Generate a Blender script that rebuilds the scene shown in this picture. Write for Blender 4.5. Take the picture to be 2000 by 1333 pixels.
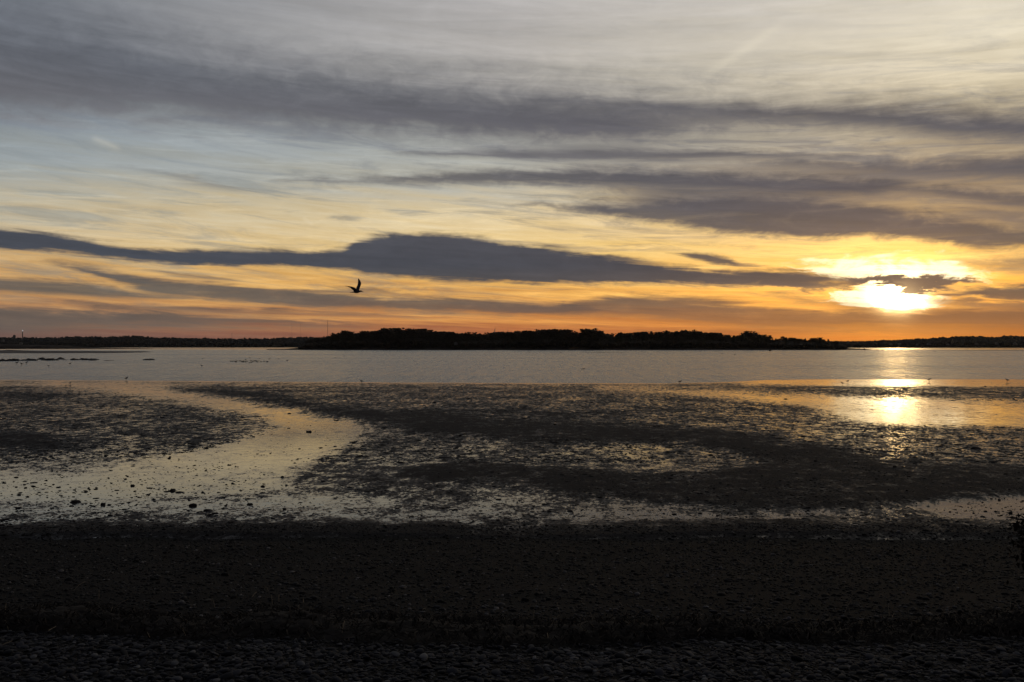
import bpy, bmesh, math, random
import numpy as np
from mathutils import Vector, Matrix

for _o in list(bpy.data.objects):
    bpy.data.objects.remove(_o)
scene = bpy.context.scene
COL = scene.collection
rng = np.random.default_rng(7)
random.seed(7)

# ------------------------------------------------------------------ camera
F = 1800.0          # focal length in photo pixels (photo 2000 wide)
HOR = 676.0         # row of the true horizon
CAMZ = 3.2
cam_d = bpy.data.cameras.new('camera')
cam = bpy.data.objects.new('camera', cam_d)
COL.objects.link(cam)
cam.location = (0, 0, CAMZ)
cam.rotation_euler = (math.radians(90), 0, 0)
cam_d.sensor_width = 36.0
cam_d.lens = 36.0 * F / 2000.0
cam_d.shift_y = (HOR - 666.5) / 2000.0
cam_d.clip_start = 0.05
cam_d.clip_end = 20000
scene.camera = cam

vs = scene.view_settings
scene.display_settings.display_device = 'sRGB'
vs.view_transform = 'Standard'
vs.look = 'None'
vs.exposure = 0.0
vs.gamma = 1.0
vs.use_curve_mapping = False
scene.render.engine = 'CYCLES'
scene.cycles.max_bounces = 6
scene.cycles.volume_bounces = 0


def lin(c):
    return tuple((v / 255.0 / 12.92) if v / 255.0 <= 0.04045 else ((v / 255.0 + 0.055) / 1.055) ** 2.4 for v in c)


def at(px, py, d):
    """world point seen at photo pixel (px, py) at forward distance d"""
    return Vector(((px - 1000.0) / F * d, d, CAMZ + (HOR - py) / F * d))


def ground_d(py, z=0.0):
    return (CAMZ - z) * F / (py - HOR)


# ------------------------------------------------------------------ node helper
class NT:
    def __init__(self, tree):
        self.t = tree

    def node(self, typ, **kw):
        n = self.t.nodes.new(typ)
        for k, v in kw.items():
            setattr(n, k, v)
        return n

    def put(self, sock, v):
        if isinstance(v, bpy.types.NodeSocket):
            self.t.links.new(v, sock)
        elif v is not None:
            if hasattr(sock.default_value, '__len__'):
                n = len(sock.default_value)
                v = tuple(v) if hasattr(v, '__len__') else (v,) * n
                if len(v) == 3 and n == 4:
                    v = v + (1.0,)
                sock.default_value = v
            else:
                sock.default_value = v

    def m(self, op, a, b=None, c=None, clamp=False):
        n = self.node('ShaderNodeMath', operation=op, use_clamp=clamp)
        self.put(n.inputs[0], a)
        if b is not None: self.put(n.inputs[1], b)
        if c is not None: self.put(n.inputs[2], c)
        return n.outputs[0]

    def add(self, a, b): return self.m('ADD', a, b)
    def sub(self, a, b): return self.m('SUBTRACT', a, b)
    def mul(self, a, b): return self.m('MULTIPLY', a, b)
    def div(self, a, b): return self.m('DIVIDE', a, b)
    def mad(self, a, b, c): return self.m('MULTIPLY_ADD', a, b, c)

    def remap(self, v, a, b, c=0.0, d=1.0, smooth=False):
        n = self.node('ShaderNodeMapRange')
        n.interpolation_type = 'SMOOTHSTEP' if smooth else 'LINEAR'
        n.clamp = True
        self.put(n.inputs[0], v)
        for i, q in enumerate((a, b, c, d)):
            self.put(n.inputs[i + 1], q)
        return n.outputs[0]

    def mix(self, f, a, b, mode='MIX'):
        n = self.node('ShaderNodeMix', data_type='RGBA', blend_type=mode)
        n.clamp_factor = True
        self.put(n.inputs[0], f); self.put(n.inputs[6], a); self.put(n.inputs[7], b)
        return n.outputs[2]

    def vec(self, x, y, z):
        n = self.node('ShaderNodeCombineXYZ')
        self.put(n.inputs[0], x); self.put(n.inputs[1], y); self.put(n.inputs[2], z)
        return n.outputs[0]

    def noise(self, v, scale, detail=4, rough=0.55, dist=0.0):
        n = self.node('ShaderNodeTexNoise', noise_dimensions='3D')
        self.put(n.inputs['Vector'], v)
        self.put(n.inputs['Scale'], scale); self.put(n.inputs['Detail'], detail)
        self.put(n.inputs['Roughness'], rough); self.put(n.inputs['Distortion'], dist)
        return n.outputs['Fac']

    def ramp(self, f, stops, interp='LINEAR'):
        n = self.node('ShaderNodeValToRGB')
        cr = n.color_ramp
        cr.interpolation = interp
        while len(cr.elements) < len(stops):
            cr.elements.new(0.5)
        for e, (p, c) in zip(cr.elements, sorted(stops, key=lambda q: q[0])):
            e.position = p
            e.color = tuple(c) + (1.0,)
        self.put(n.inputs[0], f)
        return n.outputs[0]

    def curve(self, v, pts):
        n = self.node('ShaderNodeFloatCurve')
        mp = n.mapping
        mp.use_clip = False
        mp.extend = 'HORIZONTAL'
        cu = mp.curves[0]
        while len(cu.points) < len(pts):
            cu.points.new(0.5, 0.5)
        for p, (x, y) in zip(cu.points, sorted(pts)):
            p.location = (x, y)
            p.handle_type = 'AUTO_CLAMPED'
        mp.update()
        self.put(n.inputs['Value'], v)
        return n.outputs[0]


# ------------------------------------------------------------------ sky (world)
SUN_PX = (1757, 572)
sun_az = math.atan((SUN_PX[0] - 1000) / F)
sun_te = (HOR - SUN_PX[1]) / F * math.cos(sun_az)
sun_el = math.atan(sun_te)

world = bpy.data.worlds.new('World')
scene.world = world
world.use_nodes = True
W = NT(world.node_tree)
world.node_tree.nodes.clear()


def AZ(px): return (math.atan((px - 1000) / F) + 0.65) / 1.3
def TE(px, py): return (HOR - py) / F * math.cos(math.atan((px - 1000) / F)) / 0.4


tc = W.node('ShaderNodeTexCoord')
sep = W.node('ShaderNodeSeparateXYZ')
world.node_tree.links.new(tc.outputs['Generated'], sep.inputs[0])
dx, dy, dz = sep.outputs
hyp = W.m('MAXIMUM', W.m('SQRT', W.add(W.mul(dx, dx), W.mul(dy, dy))), 0.001)
az = W.m('ARCTAN2', dx, dy)
te_raw = W.m('MAXIMUM', W.div(dz, hyp), 0.0)
te = W.div(te_raw, 0.4)                  # 0 horizon .. ~0.94 top of the photograph
a01 = W.div(W.add(az, 0.65), 1.3)        # 0..1 over the field that the photograph covers
# cloud-sheet coordinates: horizontal direction + stretched height, no seam anywhere
ux = W.div(dx, hyp); uy = W.div(dy, hyp)
hgt = W.m('POWER', W.m('MINIMUM', te, 6.0), 0.8)
wv = W.vec(ux, uy, hgt)
streak_v = W.vec(W.mul(ux, 2.2), W.mul(uy, 2.2), W.add(W.mul(hgt, 15.0), W.mul(az, 1.5)))
n_streak = W.noise(streak_v, 1.0, 7, 0.62, 0.8)
fine_v = W.vec(W.mul(ux, 10.0), W.mul(uy, 10.0), W.add(W.mul(hgt, 52.0), W.mul(az, 9.0)))
n_fine = W.noise(fine_v, 1.0, 8, 0.66, 0.7)
puff_v = W.vec(W.mul(ux, 26.0), W.mul(uy, 26.0), W.mul(hgt, 24.0))
n_puff = W.noise(puff_v, 1.0, 7, 0.64, 0.5)
cs = W.sub(n_streak, 0.5); cf = W.sub(n_fine, 0.5); cp = W.sub(n_puff, 0.5)

# clear sky behind the clouds: physical sunset sky, tinted by the thin high veil of cloud
sky = W.node('ShaderNodeTexSky')
sky.sky_type = 'NISHITA'
sky.sun_disc = False
sky.sun_elevation = sun_el
sky.sun_rotation = sun_az
sky.air_density = 1.2
sky.dust_density = 2.5
nish = W.mix(1.0, sky.outputs[0], (0.06, 0.06, 0.06), 'MULTIPLY')

def yramp(stops):
    return [(max(0.0, min(1.0, (HOR - y) / F / 0.4)), lin(c)) for y, c in stops]

left = yramp([(676, (122, 94, 86)), (650, (122, 97, 86)), (610, (182, 134, 92)), (560, (214, 166, 106)), (500, (212, 182, 134)),
              (430, (196, 185, 160)), (360, (158, 164, 164)), (290, (146, 157, 166)), (220, (138, 146, 154)), (120, (124, 129, 138)), (0, (112, 118, 128))])
mid = yramp([(676, (178, 98, 64)), (650, (178, 106, 68)), (610, (216, 146, 78)), (560, (248, 192, 106)), (500, (244, 208, 136)),
             (430, (232, 211, 168)), (360, (187, 184, 171)), (290, (173, 176, 172)), (220, (178, 176, 168)), (120, (184, 180, 176)), (0, (186, 183, 182))])
right = yramp([(676, (198, 100, 40)), (650, (196, 112, 48)), (610, (216, 134, 60)), (560, (246, 182, 86)), (500, (248, 210, 130)),
               (430, (226, 190, 124)), (360, (196, 176, 138)), (290, (186, 176, 150)), (220, (214, 204, 178)), (120, (228, 220, 198)), (0, (216, 210, 198))])
w1 = W.remap(a01, AZ(0), AZ(1000), 0, 1)
w2 = W.remap(a01, AZ(1000), AZ(1900), 0, 1)
tew = W.add(te, W.add(W.mul(cs, 0.20), W.mul(cf, 0.12)))
base = W.mix(w1, W.ramp(tew, left), W.ramp(tew, mid))
base = W.mix(w2, base, W.ramp(tew, right))
base = W.mix(0.12, base, nish)

# torn cirrus veils: two sets of wisps, slanting slightly down to the right
cir_v = W.vec(W.mul(ux, 6.0), W.mul(uy, 6.0), W.add(W.mul(hgt, 24.0), W.mul(az, 4.0)))
n_c1 = W.noise(cir_v, 1.0, 9, 0.68, 1.1)
cir_w = W.vec(W.add(W.mul(ux, 7.0), 4.0), W.mul(uy, 7.0), W.add(W.mul(hgt, 40.0), W.mul(az, -3.0)))
n_c2 = W.noise(cir_w, 1.0, 9, 0.7, 0.8)
midsky = W.mul(W.remap(te, 0.03, 0.16, 0.35, 1.0, True), W.remap(te, 0.55, 0.80, 1.0, 0.25, True))
veil = W.mul(W.remap(n_c1, 0.45, 0.66, 0.0, 0.76, True), midsky)
veil_l = W.ramp(te, yramp([(676, (112, 92, 84)), (600, (140, 122, 104)), (500, (160, 152, 134)), (400, (146, 152, 150)), (290, (132, 142, 152)), (100, (118, 124, 134)), (0, (110, 116, 126))]))
veil_r = W.ramp(te, yramp([(676, (150, 88, 50)), (600, (170, 122, 78)), (500, (196, 164, 116)), (400, (152, 142, 126)), (290, (134, 130, 128)), (100, (176, 172, 166)), (0, (176, 174, 172))]))
base = W.mix(veil, base, W.mix(W.remap(a01, AZ(200), AZ(1500), 0, 1), veil_l, veil_r))
shine = W.add(1.0, W.mul(W.mul(W.remap(n_c2, 0.5, 0.72, 0.0, 1.0, True), midsky), 0.18))
base = W.mix(1.0, base, W.vec(shine, shine, W.add(0.04, W.mul(shine, 0.96))), 'MULTIPLY')

# glow round the veiled sun
ddx = W.mul(W.sub(az, sun_az), 1.0)
ddy = W.sub(te_raw, sun_te + 0.012)
r2 = W.add(W.mul(W.mul(ddx, ddx), 1 / 0.20 ** 2), W.mul(W.mul(ddy, ddy), 1 / 0.075 ** 2))
glow = W.m('EXPONENT', W.mul(r2, -1.0))
r2n = W.add(W.mul(W.mul(ddx, ddx), 1 / 0.085 ** 2), W.mul(W.mul(ddy, ddy), 1 / 0.045 ** 2))
glow_n = W.m('EXPONENT', W.mul(r2n, -1.0))
base = W.mix(1.0, base, W.mix(glow, (0, 0, 0), (0.28, 0.13, 0.012)), 'ADD')
base = W.mix(1.0, base, W.mix(glow_n, (0, 0, 0), (0.36, 0.20, 0.045)), 'ADD')
# thin streaky cirrus
cfl = W.mul(cf, W.remap(te, 0.35, 0.75, 0.5, 0.14))
lum = W.add(1.04, W.add(W.add(W.mul(cs, 0.6), cfl), W.mul(cp, 0.18)))
base = W.mix(1.0, base, W.vec(lum, lum, lum), 'MULTIPLY')

# cloud colour: backlit grey, browner low down, warm round the sun
ccol_l = W.ramp(te, yramp([(676, (112, 88, 78)), (640, (94, 88, 84)), (580, (90, 89, 87)), (520, (74, 78, 87)), (440, (80, 83, 92)),
                           (300, (112, 110, 114)), (180, (102, 105, 113)), (60, (99, 104, 113)), (0, (99, 104, 113))]))
ccol_r = W.ramp(te, yramp([(676, (150, 86, 46)), (640, (140, 94, 62)), (580, (98, 86, 80)), (520, (79, 78, 84)), (440, (90, 86, 90)),
                           (340, (90, 88, 95)), (240, (88, 86, 94)), (180, (112, 110, 114)), (0, (130, 128, 130))]))
ccol = W.mix(W.remap(a01, AZ(300), AZ(1500), 0, 1), ccol_l, ccol_r)
ccol = W.mix(1.0, ccol, W.mix(glow, (0, 0, 0), (0.10, 0.045, 0.006)), 'ADD')


def band(pts, st, sb, wob, wf, wp):
    """coverage of one cloud: pts = (px, top row, bottom row); st/sb = edge softness in rows; wob.. = noise in rows"""
    k = 1 / F / 0.4
    st, sb = st * 1.35, sb * 1.3
    pts = list(pts)
    for end, sg in ((0, -1), (-1, 1)):          # a band that ends within the view closes to nothing
        x, a, b = pts[end]
        if -150 < x < 2150:
            mid_ = (a + b) / 2
            q_ = (x + sg * max(60, 3 * (st + sb)), mid_ + st, mid_ - sb)
            pts.insert(0, q_) if end == 0 else pts.append(q_)
    top = W.curve(a01, [(AZ(x), TE(x, a)) for x, a, b in pts])
    bot = W.curve(a01, [(AZ(x), TE(x, b)) for x, a, b in pts])
    wn = None
    for c, q in ((cs, wob), (cf, wf), (cp, wp)):
        if q:
            t = W.mul(c, q * k * 3.8)
            wn = t if wn is None else W.add(wn, t)
    e = te if wn is None else W.add(te, wn)
    da = W.div(W.sub(top, e), st * k)
    db = W.div(W.sub(e, bot), sb * k)
    d = W.m('SMOOTH_MIN', da, db, 0.3)
    return W.remap(d, -0.5, 0.7, 0, 1, True)


cur = base
# the two open gaps the sun burns through
S1 = [(1570, 520, 533), (1620, 513, 546), (1700, 507, 550), (1800, 508, 548), (1870, 519, 546), (1905, 533, 544)]
S2 = [(1625, 578, 586), (1665, 571, 594), (1710, 564, 600), (1755, 567, 602), (1785, 577, 598), (1835, 580, 588)]
gapcol = W.mix(glow_n, (1.32, 1.04, 0.55), (1.9, 1.6, 1.0))
thin = W.remap(n_c1, 0.45, 0.65, 1.0, 0.6)
cur = W.mix(W.mul(band(S1, 16, 7, 6, 14, 22), thin), cur, gapcol)
cur = W.mix(W.mul(band(S2, 8, 7, 6, 15, 24), 0.95), cur, gapcol)

CL = [
    # the broad high deck
    ([(-150, -20, 235), (0, 0, 235), (200, 35, 235), (400, 80, 245), (600, 110, 260), (800, 130, 272), (1000, 150, 286), (1200, 170, 292), (1450, 190, 258), (1700, 202, 250), (1900, 212, 270), (2150, 222, 280)], 95, 62, 12, 5, 20, 0.95, 0.97),
    ([(-150, 110, 190), (0, 115, 190), (250, 130, 205), (500, 160, 225), (750, 175, 240), (950, 185, 250), (1150, 205, 240), (1300, 215, 225)], 60, 45, 20, 8, 16, 0.5, 0.86),
    ([(1050, 200, 204), (1200, 197, 216), (1400, 203, 232), (1600, 212, 242), (1750, 214, 252), (1850, 217, 264), (2000, 222, 270), (2150, 225, 270)], 22, 24, 8, 5, 3, 0.85, 0.92),
    ([(1050, 330, 350), (1200, 308, 390), (1400, 292, 440), (1600, 282, 452), (1800, 276, 462), (2000, 276, 472), (2150, 276, 472)], 60, 34, 8, 7, 18, 0.62, 1.14),
    # thin bars under it
    ([(780, 299, 302), (880, 293, 306), (1000, 289, 311), (1150, 287, 313), (1300, 290, 314), (1450, 292, 310), (1600, 297, 305), (1680, 301, 303)], 12, 12, 6, 4, 4, 0.8, 0.92),
    ([(560, 352, 354), (720, 349, 359), (850, 342, 362), (950, 334, 364), (1100, 331, 364), (1250, 334, 366), (1400, 338, 370), (1550, 342, 378), (1700, 345, 380), (1780, 352, 362)], 14, 12, 8, 5, 5, 0.85, 0.9),
    ([(1500, 318, 324), (1620, 312, 336), (1750, 312, 345), (1880, 306, 350), (2000, 298, 352), (2150, 298, 352)], 22, 20, 10, 5, 8, 0.75, 1.0),
    ([(1180, 372, 380), (1300, 362, 392), (1450, 355, 398), (1600, 356, 398), (1700, 366, 392), (1780, 376, 384)], 26, 26, 12, 6, 14, 0.6, 1.05),
    ([(1020, 399, 402), (1100, 396, 410), (1200, 393, 428), (1300, 386, 444), (1450, 384, 458), (1600, 388, 466), (1700, 398, 464), (1800, 414, 472), (1900, 428, 488), (2000, 440, 492), (2150, 440, 492)], 18, 14, 8, 6, 10, 0.9, 1.0),
    ([(1740, 368, 372), (1830, 364, 382), (1920, 366, 394), (2000, 370, 404), (2150, 370, 404)], 12, 14, 6, 5, 6, 0.85, 0.95),
    ([(1880, 400, 412), (1950, 402, 430), (2000, 404, 440), (2150, 404, 440)], 20, 20, 8, 6, 8, 0.6, 1.1),
    ([(250, 320, 322), (310, 330, 340), (360, 342, 360), (420, 360, 374), (480, 376, 380)], 14, 20, 12, 10, 4, 0.45, 1.0),
    # the long dark cloud
    ([(-160, 440, 482), (0, 446, 490), (100, 455, 494), (200, 471, 503), (300, 485, 513), (400, 486, 520), (500, 487, 524), (600, 489, 526), (665, 484, 530), (705, 464, 534), (800, 456, 545), (900, 459, 552), (1000, 474, 555), (1100, 488, 556), (1200, 506, 554), (1300, 519, 554), (1400, 527, 556), (1500, 529, 557), (1570, 531, 559), (1625, 540, 553), (1660, 546, 549)], 10, 8, 4, 8, 5, 0.97, 0.95),
    ([(1130, 500, 502), (1180, 499, 508), (1230, 503, 514), (1285, 512, 514)], 6, 5, 2, 5, 3, 0.8, 0.98),
    ([(1320, 496, 498), (1365, 496, 511), (1400, 501, 518), (1440, 512, 521), (1485, 519, 521)], 6, 5, 2, 6, 3, 0.9, 0.96),
    # low bars on the left
    ([(-160, 540, 566), (0, 543, 571), (100, 548, 577), (200, 557, 582), (280, 570, 584), (360, 580, 583)], 8, 7, 3, 5, 2, 0.85, 1.0),
    ([(100, 515, 517), (160, 519, 533), (230, 531, 556), (310, 547, 574), (400, 553, 584), (500, 560, 592), (600, 567, 600), (750, 578, 606), (900, 583, 611), (1050, 590, 616), (1150, 600, 612)], 9, 8, 4, 8, 3, 0.88, 1.0),
    ([(300, 528, 530), (360, 533, 541), (420, 539, 547), (470, 545, 547)], 6, 6, 2, 5, 0, 0.7, 1.05),
    ([(600, 569, 571), (660, 562, 573), (720, 564, 574), (800, 574, 578)], 6, 6, 2, 6, 2, 0.6, 1.05),
    ([(-160, 596, 660), (0, 597, 652), (120, 598, 646), (250, 604, 642), (400, 611, 640), (560, 620, 640), (700, 632, 640)], 14, 16, 6, 14, 3, 0.84, 0.97),
    ([(-160, 658, 682), (0, 654, 682), (300, 654, 682), (600, 660, 682), (900, 668, 680)], 14, 14, 3, 6, 2, 0.4, 1.0),
    ([(150, 590, 594), (300, 596, 606), (500, 606, 613), (700, 612, 618), (860, 618, 620)], 8, 8, 3, 8, 2, 0.7, 1.05),
    # low banks in the middle and right
    ([(980, 600, 604), (1080, 592, 612), (1180, 580, 618), (1290, 577, 624), (1400, 586, 634), (1520, 598, 642), (1640, 604, 644), (1800, 608, 644), (2000, 600, 648), (2150, 600, 648)], 12, 16, 5, 9, 5, 0.82, 1.0),
    ([(1480, 572, 575), (1560, 574, 590), (1660, 588, 606), (1760, 600, 622), (1900, 588, 630), (2000, 588, 632), (2150, 588, 632)], 12, 12, 4, 8, 6, 0.6, 1.0),
    ([(1250, 648, 652), (1450, 640, 660), (1700, 640, 650), (1850, 640, 660), (2000, 640, 664), (2150, 640, 664)], 12, 12, 4, 8, 3, 0.45, 1.05),
    ([(1480, 553, 556), (1560, 553, 560), (1620, 551, 563), (1680, 548, 562), (1730, 541, 556)], 6, 5, 2, 9, 16, 0.85, 1.0),
    ([(1640, 546, 550), (1700, 542, 562), (1740, 540, 566), (1790, 540, 572), (1830, 540, 569), (1870, 541, 560), (1915, 546, 550)], 6, 6, 2, 8, 16, 0.95, 1.1),
    ([(1580, 560, 563), (1640, 562, 568), (1700, 551, 561), (1740, 556, 564)], 5, 5, 3, 10, 18, 0.85, 1.15),
    ([(1800, 585, 588), (1860, 583, 594), (1960, 588, 600), (2150, 590, 602)], 7, 7, 3, 9, 6, 0.75, 1.1),
    ([(1860, 505, 512), (1930, 500, 530), (2000, 500, 540), (2150, 500, 540)], 20, 18, 6, 8, 10, 0.6, 1.25),
    ([(1820, 573, 576), (1855, 570, 580), (1900, 570, 579), (1930, 573, 576)], 5, 5, 2, 5, 5, 0.9, 1.05),
    ([(1870, 566, 569), (1920, 559, 579), (1970, 556, 585), (2020, 555, 586), (2150, 555, 586)], 7, 7, 3, 6, 4, 0.94, 0.95),
]
# the sun itself, burning through the thin cloud of the lower gap
cdx = W.sub(az, sun_az); cdy = W.sub(te_raw, sun_te - 0.004)
core = W.m('EXPONENT', W.mul(W.add(W.mul(cdx, cdx), W.mul(W.mul(cdy, cdy), 1.6)), -1 / 0.0165 ** 2))
cur = W.mix(1.0, cur, W.mix(core, (0, 0, 0), (26.0, 17.0, 7.0)), 'ADD')
torn = W.mul(W.remap(n_c2, 0.50, 0.72, 1.0, 0.90, True), W.remap(n_puff, 0.5, 0.75, 1.0, 0.92, True))
for pts, st, sb, a, b, c, op, gain in CL:
    al = W.mul(band(pts, st, sb, a, b, c), min(1.0, op * 1.03))
    if op < 0.92:
        al = W.mul(al, torn)
    shade = W.add(gain, W.add(W.mul(cp, 0.35), W.add(W.mul(cf, 0.45), W.mul(cs, 0.3))))
    col = W.mix(1.0, ccol, W.vec(shade, shade, shade), 'MULTIPLY')
    cur = W.mix(al, cur, col)
# old contrail, upper right, and a small pale wisp, upper left
trail = [((1360, 160), (1540, 38), 9, 0.16), ((176, 268), (236, 292), 5, 0.13), ((590, 424), (612, 440), 4, 0.12)]
for (x0, y0), (x1, y1), wd, op in trail:
    A = Vector((AZ(x0) * 1.3, TE(x0, y0) * 0.4)); B = Vector((AZ(x1) * 1.3, TE(x1, y1) * 0.4))
    L = (B - A).length; t = (B - A) / L
    px_ = W.sub(W.mul(a01, 1.3), A.x); py_ = W.sub(te_raw, A.y)
    along = W.div(W.add(W.mul(px_, t.x), W.mul(py_, t.y)), L)
    across = W.add(W.add(W.mul(px_, -t.y), W.mul(py_, t.x)), W.mul(cp, 0.006))
    g = W.m('EXPONENT', W.mul(W.mul(across, across), -1.0 / (wd / F) ** 2))
    e0 = W.remap(along, -0.05, 0.25, 0, 1, True); e1 = W.remap(along, 0.75, 1.1, 1, 0, True)
    cur = W.mix(W.mul(W.mul(W.mul(g, e0), e1), op), cur, lin((250, 240, 215)))
# small dark scrap of trail
# away from the sunset the overcast grows dim, as dusk does
sunside = W.m('COSINE', W.sub(az, sun_az * 0.5))
dim = W.remap(sunside, -0.3, 0.86, 0.16, 1.0, True)
zen = W.remap(te, 0.95, 3.0, 0.0, 1.0, True)
cur = W.mix(W.mul(zen, 0.85), cur, lin((86, 90, 102)))
cur = W.mix(1.0, cur, W.vec(dim, dim, W.m('POWER', dim, 0.85)), 'MULTIPLY')
bg = W.node('ShaderNodeBackground')
W.put(bg.inputs['Color'], cur)
bg.inputs['Strength'].default_value = 1.0
wo = W.node('ShaderNodeOutputWorld')
world.node_tree.links.new(bg.outputs[0], wo.inputs['Surface'])
world.cycles.sampling_method = 'MANUAL'
world.cycles.sample_map_resolution = 2048

# ------------------------------------------------------------------ sun, veiled by cloud
sun_l = bpy.data.lights.new('sun', 'SUN')
sun_l.energy = 0.001
sun_l.angle = math.radians(6.0)
sun_l.color = (1.0, 0.62, 0.28)
sun = bpy.data.objects.new('sun', sun_l)
COL.objects.link(sun)
sd = Vector((math.sin(sun_az) * math.cos(sun_el), math.cos(sun_az) * math.cos(sun_el), math.sin(sun_el)))
sun.rotation_euler = sd.to_track_quat('Z', 'Y').to_euler()
sun.location = sd * 60


# ------------------------------------------------------------------ materials
def material(name):
    m = bpy.data.materials.new(name)
    m.use_nodes = True
    m.node_tree.nodes.clear()
    n = NT(m.node_tree)
    out = n.node('ShaderNodeOutputMaterial')
    p = n.node('ShaderNodeBsdfPrincipled')
    m.node_tree.links.new(p.outputs[0], out.inputs['Surface'])
    return m, n, p


def simple(name, col, rough=0.8, var=0.25, scale=3.0, spec=0.3, bump=0.0, bscale=20.0):
    m, n, p = material(name)
    g = n.node('ShaderNodeNewGeometry')
    nz = n.noise(g.outputs['Position'], scale, 5, 0.6)
    f = n.remap(nz, 0.3, 0.7, 1 - var, 1 + var)
    n.put(p.inputs['Base Color'], n.mix(1.0, col, n.vec(f, f, f), 'MULTIPLY'))
    n.put(p.inputs['Roughness'], rough)
    n.put(p.inputs['Specular IOR Level'], spec)
    if bump:
        b = n.node('ShaderNodeBump')
        b.inputs['Strength'].default_value = 0.8
        b.inputs['Distance'].default_value = bump
        n.put(b.inputs['Height'], n.noise(g.outputs['Position'], bscale, 6, 0.65))
        n.put(p.inputs['Normal'], b.outputs[0])
    return m


Z0, ZK = 0.05, 0.05     # level at which the flat is awash, and metres per unit of dryness

# mud flat: water film lies wherever the ground is below the water level there
M_mud, n, p = material('wet_mud')
g = n.node('ShaderNodeNewGeometry')
s = n.node('ShaderNodeSeparateXYZ')
n.put(s.inputs[0], g.outputs['Position'])
pos2 = n.vec(s.outputs[0], s.outputs[1], 0.0)
H = n.div(n.sub(s.outputs[2], Z0), ZK)
nA = n.noise(n.vec(n.mul(s.outputs[0], 0.8), n.mul(s.outputs[1], 0.5), 0.0), 0.55, 4, 0.55, 0.8)
posr = n.vec(n.mul(s.outputs[0], 0.8), n.mul(s.outputs[1], 0.6), 0.0)
nB = n.noise(posr, 3.2, 6, 0.66, 0.3)
nC = n.noise(posr, 15.0, 5, 0.68)
posf = n.vec(n.mul(s.outputs[0], 0.7), n.mul(s.outputs[1], 0.22), 3.0)
nD = n.noise(posf, 7.0, 4, 0.65)
farther = n.remap(s.outputs[1], 22.0, 50.0, 0.0, 1.0)
rel = n.add(n.add(n.mul(n.sub(nA, 0.5), 2.0), n.mul(n.sub(nB, 0.5), 3.7)), n.add(n.mul(n.sub(nC, 0.5), 3.8), n.mul(n.mul(n.sub(nD, 0.5), farther), 3.4)))
level = n.add(H, rel)
film = n.remap(level, -0.10, 0.08, 1.0, 0.0, True)
damp = n.remap(level, 0.0, 1.1, 1.0, 0.0, True)
mudcol = n.mix(damp, (0.028, 0.0275, 0.0285), (0.024, 0.0245, 0.027))
mudcol = n.mix(n.remap(nC, 0.35, 0.65), mudcol, n.mix(0.4, mudcol, (0.02, 0.018, 0.018)))
n.put(p.inputs['Base Color'], n.mix(film, mudcol, (0.022, 0.020, 0.019)))
n.put(p.inputs['Roughness'], n.mix(film, n.mix(damp, (0.85,) * 3, (0.55,) * 3), n.mix(n.remap(level, -1.1, -0.15, 0, 1), (0.05,) * 3, (0.17,) * 3)))
n.put(p.inputs['Specular IOR Level'], n.remap(damp, 0, 1, 0.08, 0.4))
n.put(p.inputs['IOR'], 1.38)
bmp = n.node('ShaderNodeBump')
bmp.inputs['Distance'].default_value = 0.06
bmp.inputs['Strength'].default_value = 1.0
n.put(bmp.inputs['Height'], n.mul(rel, 0.3))
# film is level apart from faint ripples
bw = n.node('ShaderNodeBump')
bw.inputs['Distance'].default_value = 0.003
bw.inputs['Strength'].default_value = 0.6
n.put(bw.inputs['Height'], n.noise(n.vec(s.outputs[0], n.mul(s.outputs[1], 1.4), 0.0), 3.0, 3, 0.5))
n.put(bw.inputs['Normal'], (0, 0, 1))
upn = n.node('ShaderNodeCombineXYZ'); upn.inputs[2].default_value = 1.0
n.put(bw.inputs['Normal'], upn.outputs[0])
nm = n.node('ShaderNodeMix', data_type='VECTOR')
n.put(nm.inputs[0], film)
n.put(nm.inputs[4], bmp.outputs[0]); n.put(nm.inputs[5], bw.outputs[0])
n.put(p.inputs['Normal'], nm.outputs[1])

# bay water, breeze-ruffled
M_water, n, p = material('bay_water')
g = n.node('ShaderNodeNewGeometry')
s = n.node('ShaderNodeSeparateXYZ')
n.put(s.inputs[0], g.outputs['Position'])
wp = n.vec(s.outputs[0], s.outputs[1], 0.0)
n.put(p.inputs['Base Color'], (0.070, 0.105, 0.140))
n.put(p.inputs['IOR'], 1.333)
patch = n.noise(n.vec(n.mul(s.outputs[0], 0.25), s.outputs[1], 0.0), 0.02, 4, 0.6)
calm = n.remap(s.outputs[1], 640.0, 900.0, 0.0, 1.0, True)
ro = n.remap(patch, 0.35, 0.65, 0.21, 0.27)
p.distribution = 'MULTI_GGX'
grain = n.noise(n.vec(n.mul(s.outputs[0], 1.2), n.mul(s.outputs[1], 0.10), 0.0), 0.9, 4, 0.65)
ro = n.add(ro, n.mul(n.sub(grain, 0.5), 0.34))
n.put(p.inputs['Roughness'], n.mix(calm, n.vec(ro, ro, ro), (0.12, 0.12, 0.12)))
b1 = n.node('ShaderNodeBump'); b1.inputs['Distance'].default_value = 0.14
n.put(b1.inputs['Strength'], n.remap(calm, 0, 1, 1.0, 0.15))
n.put(b1.inputs['Height'], n.noise(n.vec(n.mul(s.outputs[0], 0.4), s.outputs[1], 0.0), 1.8, 4, 0.6, 0.4))
n.put(p.inputs['Normal'], b1.outputs[0])

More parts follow.
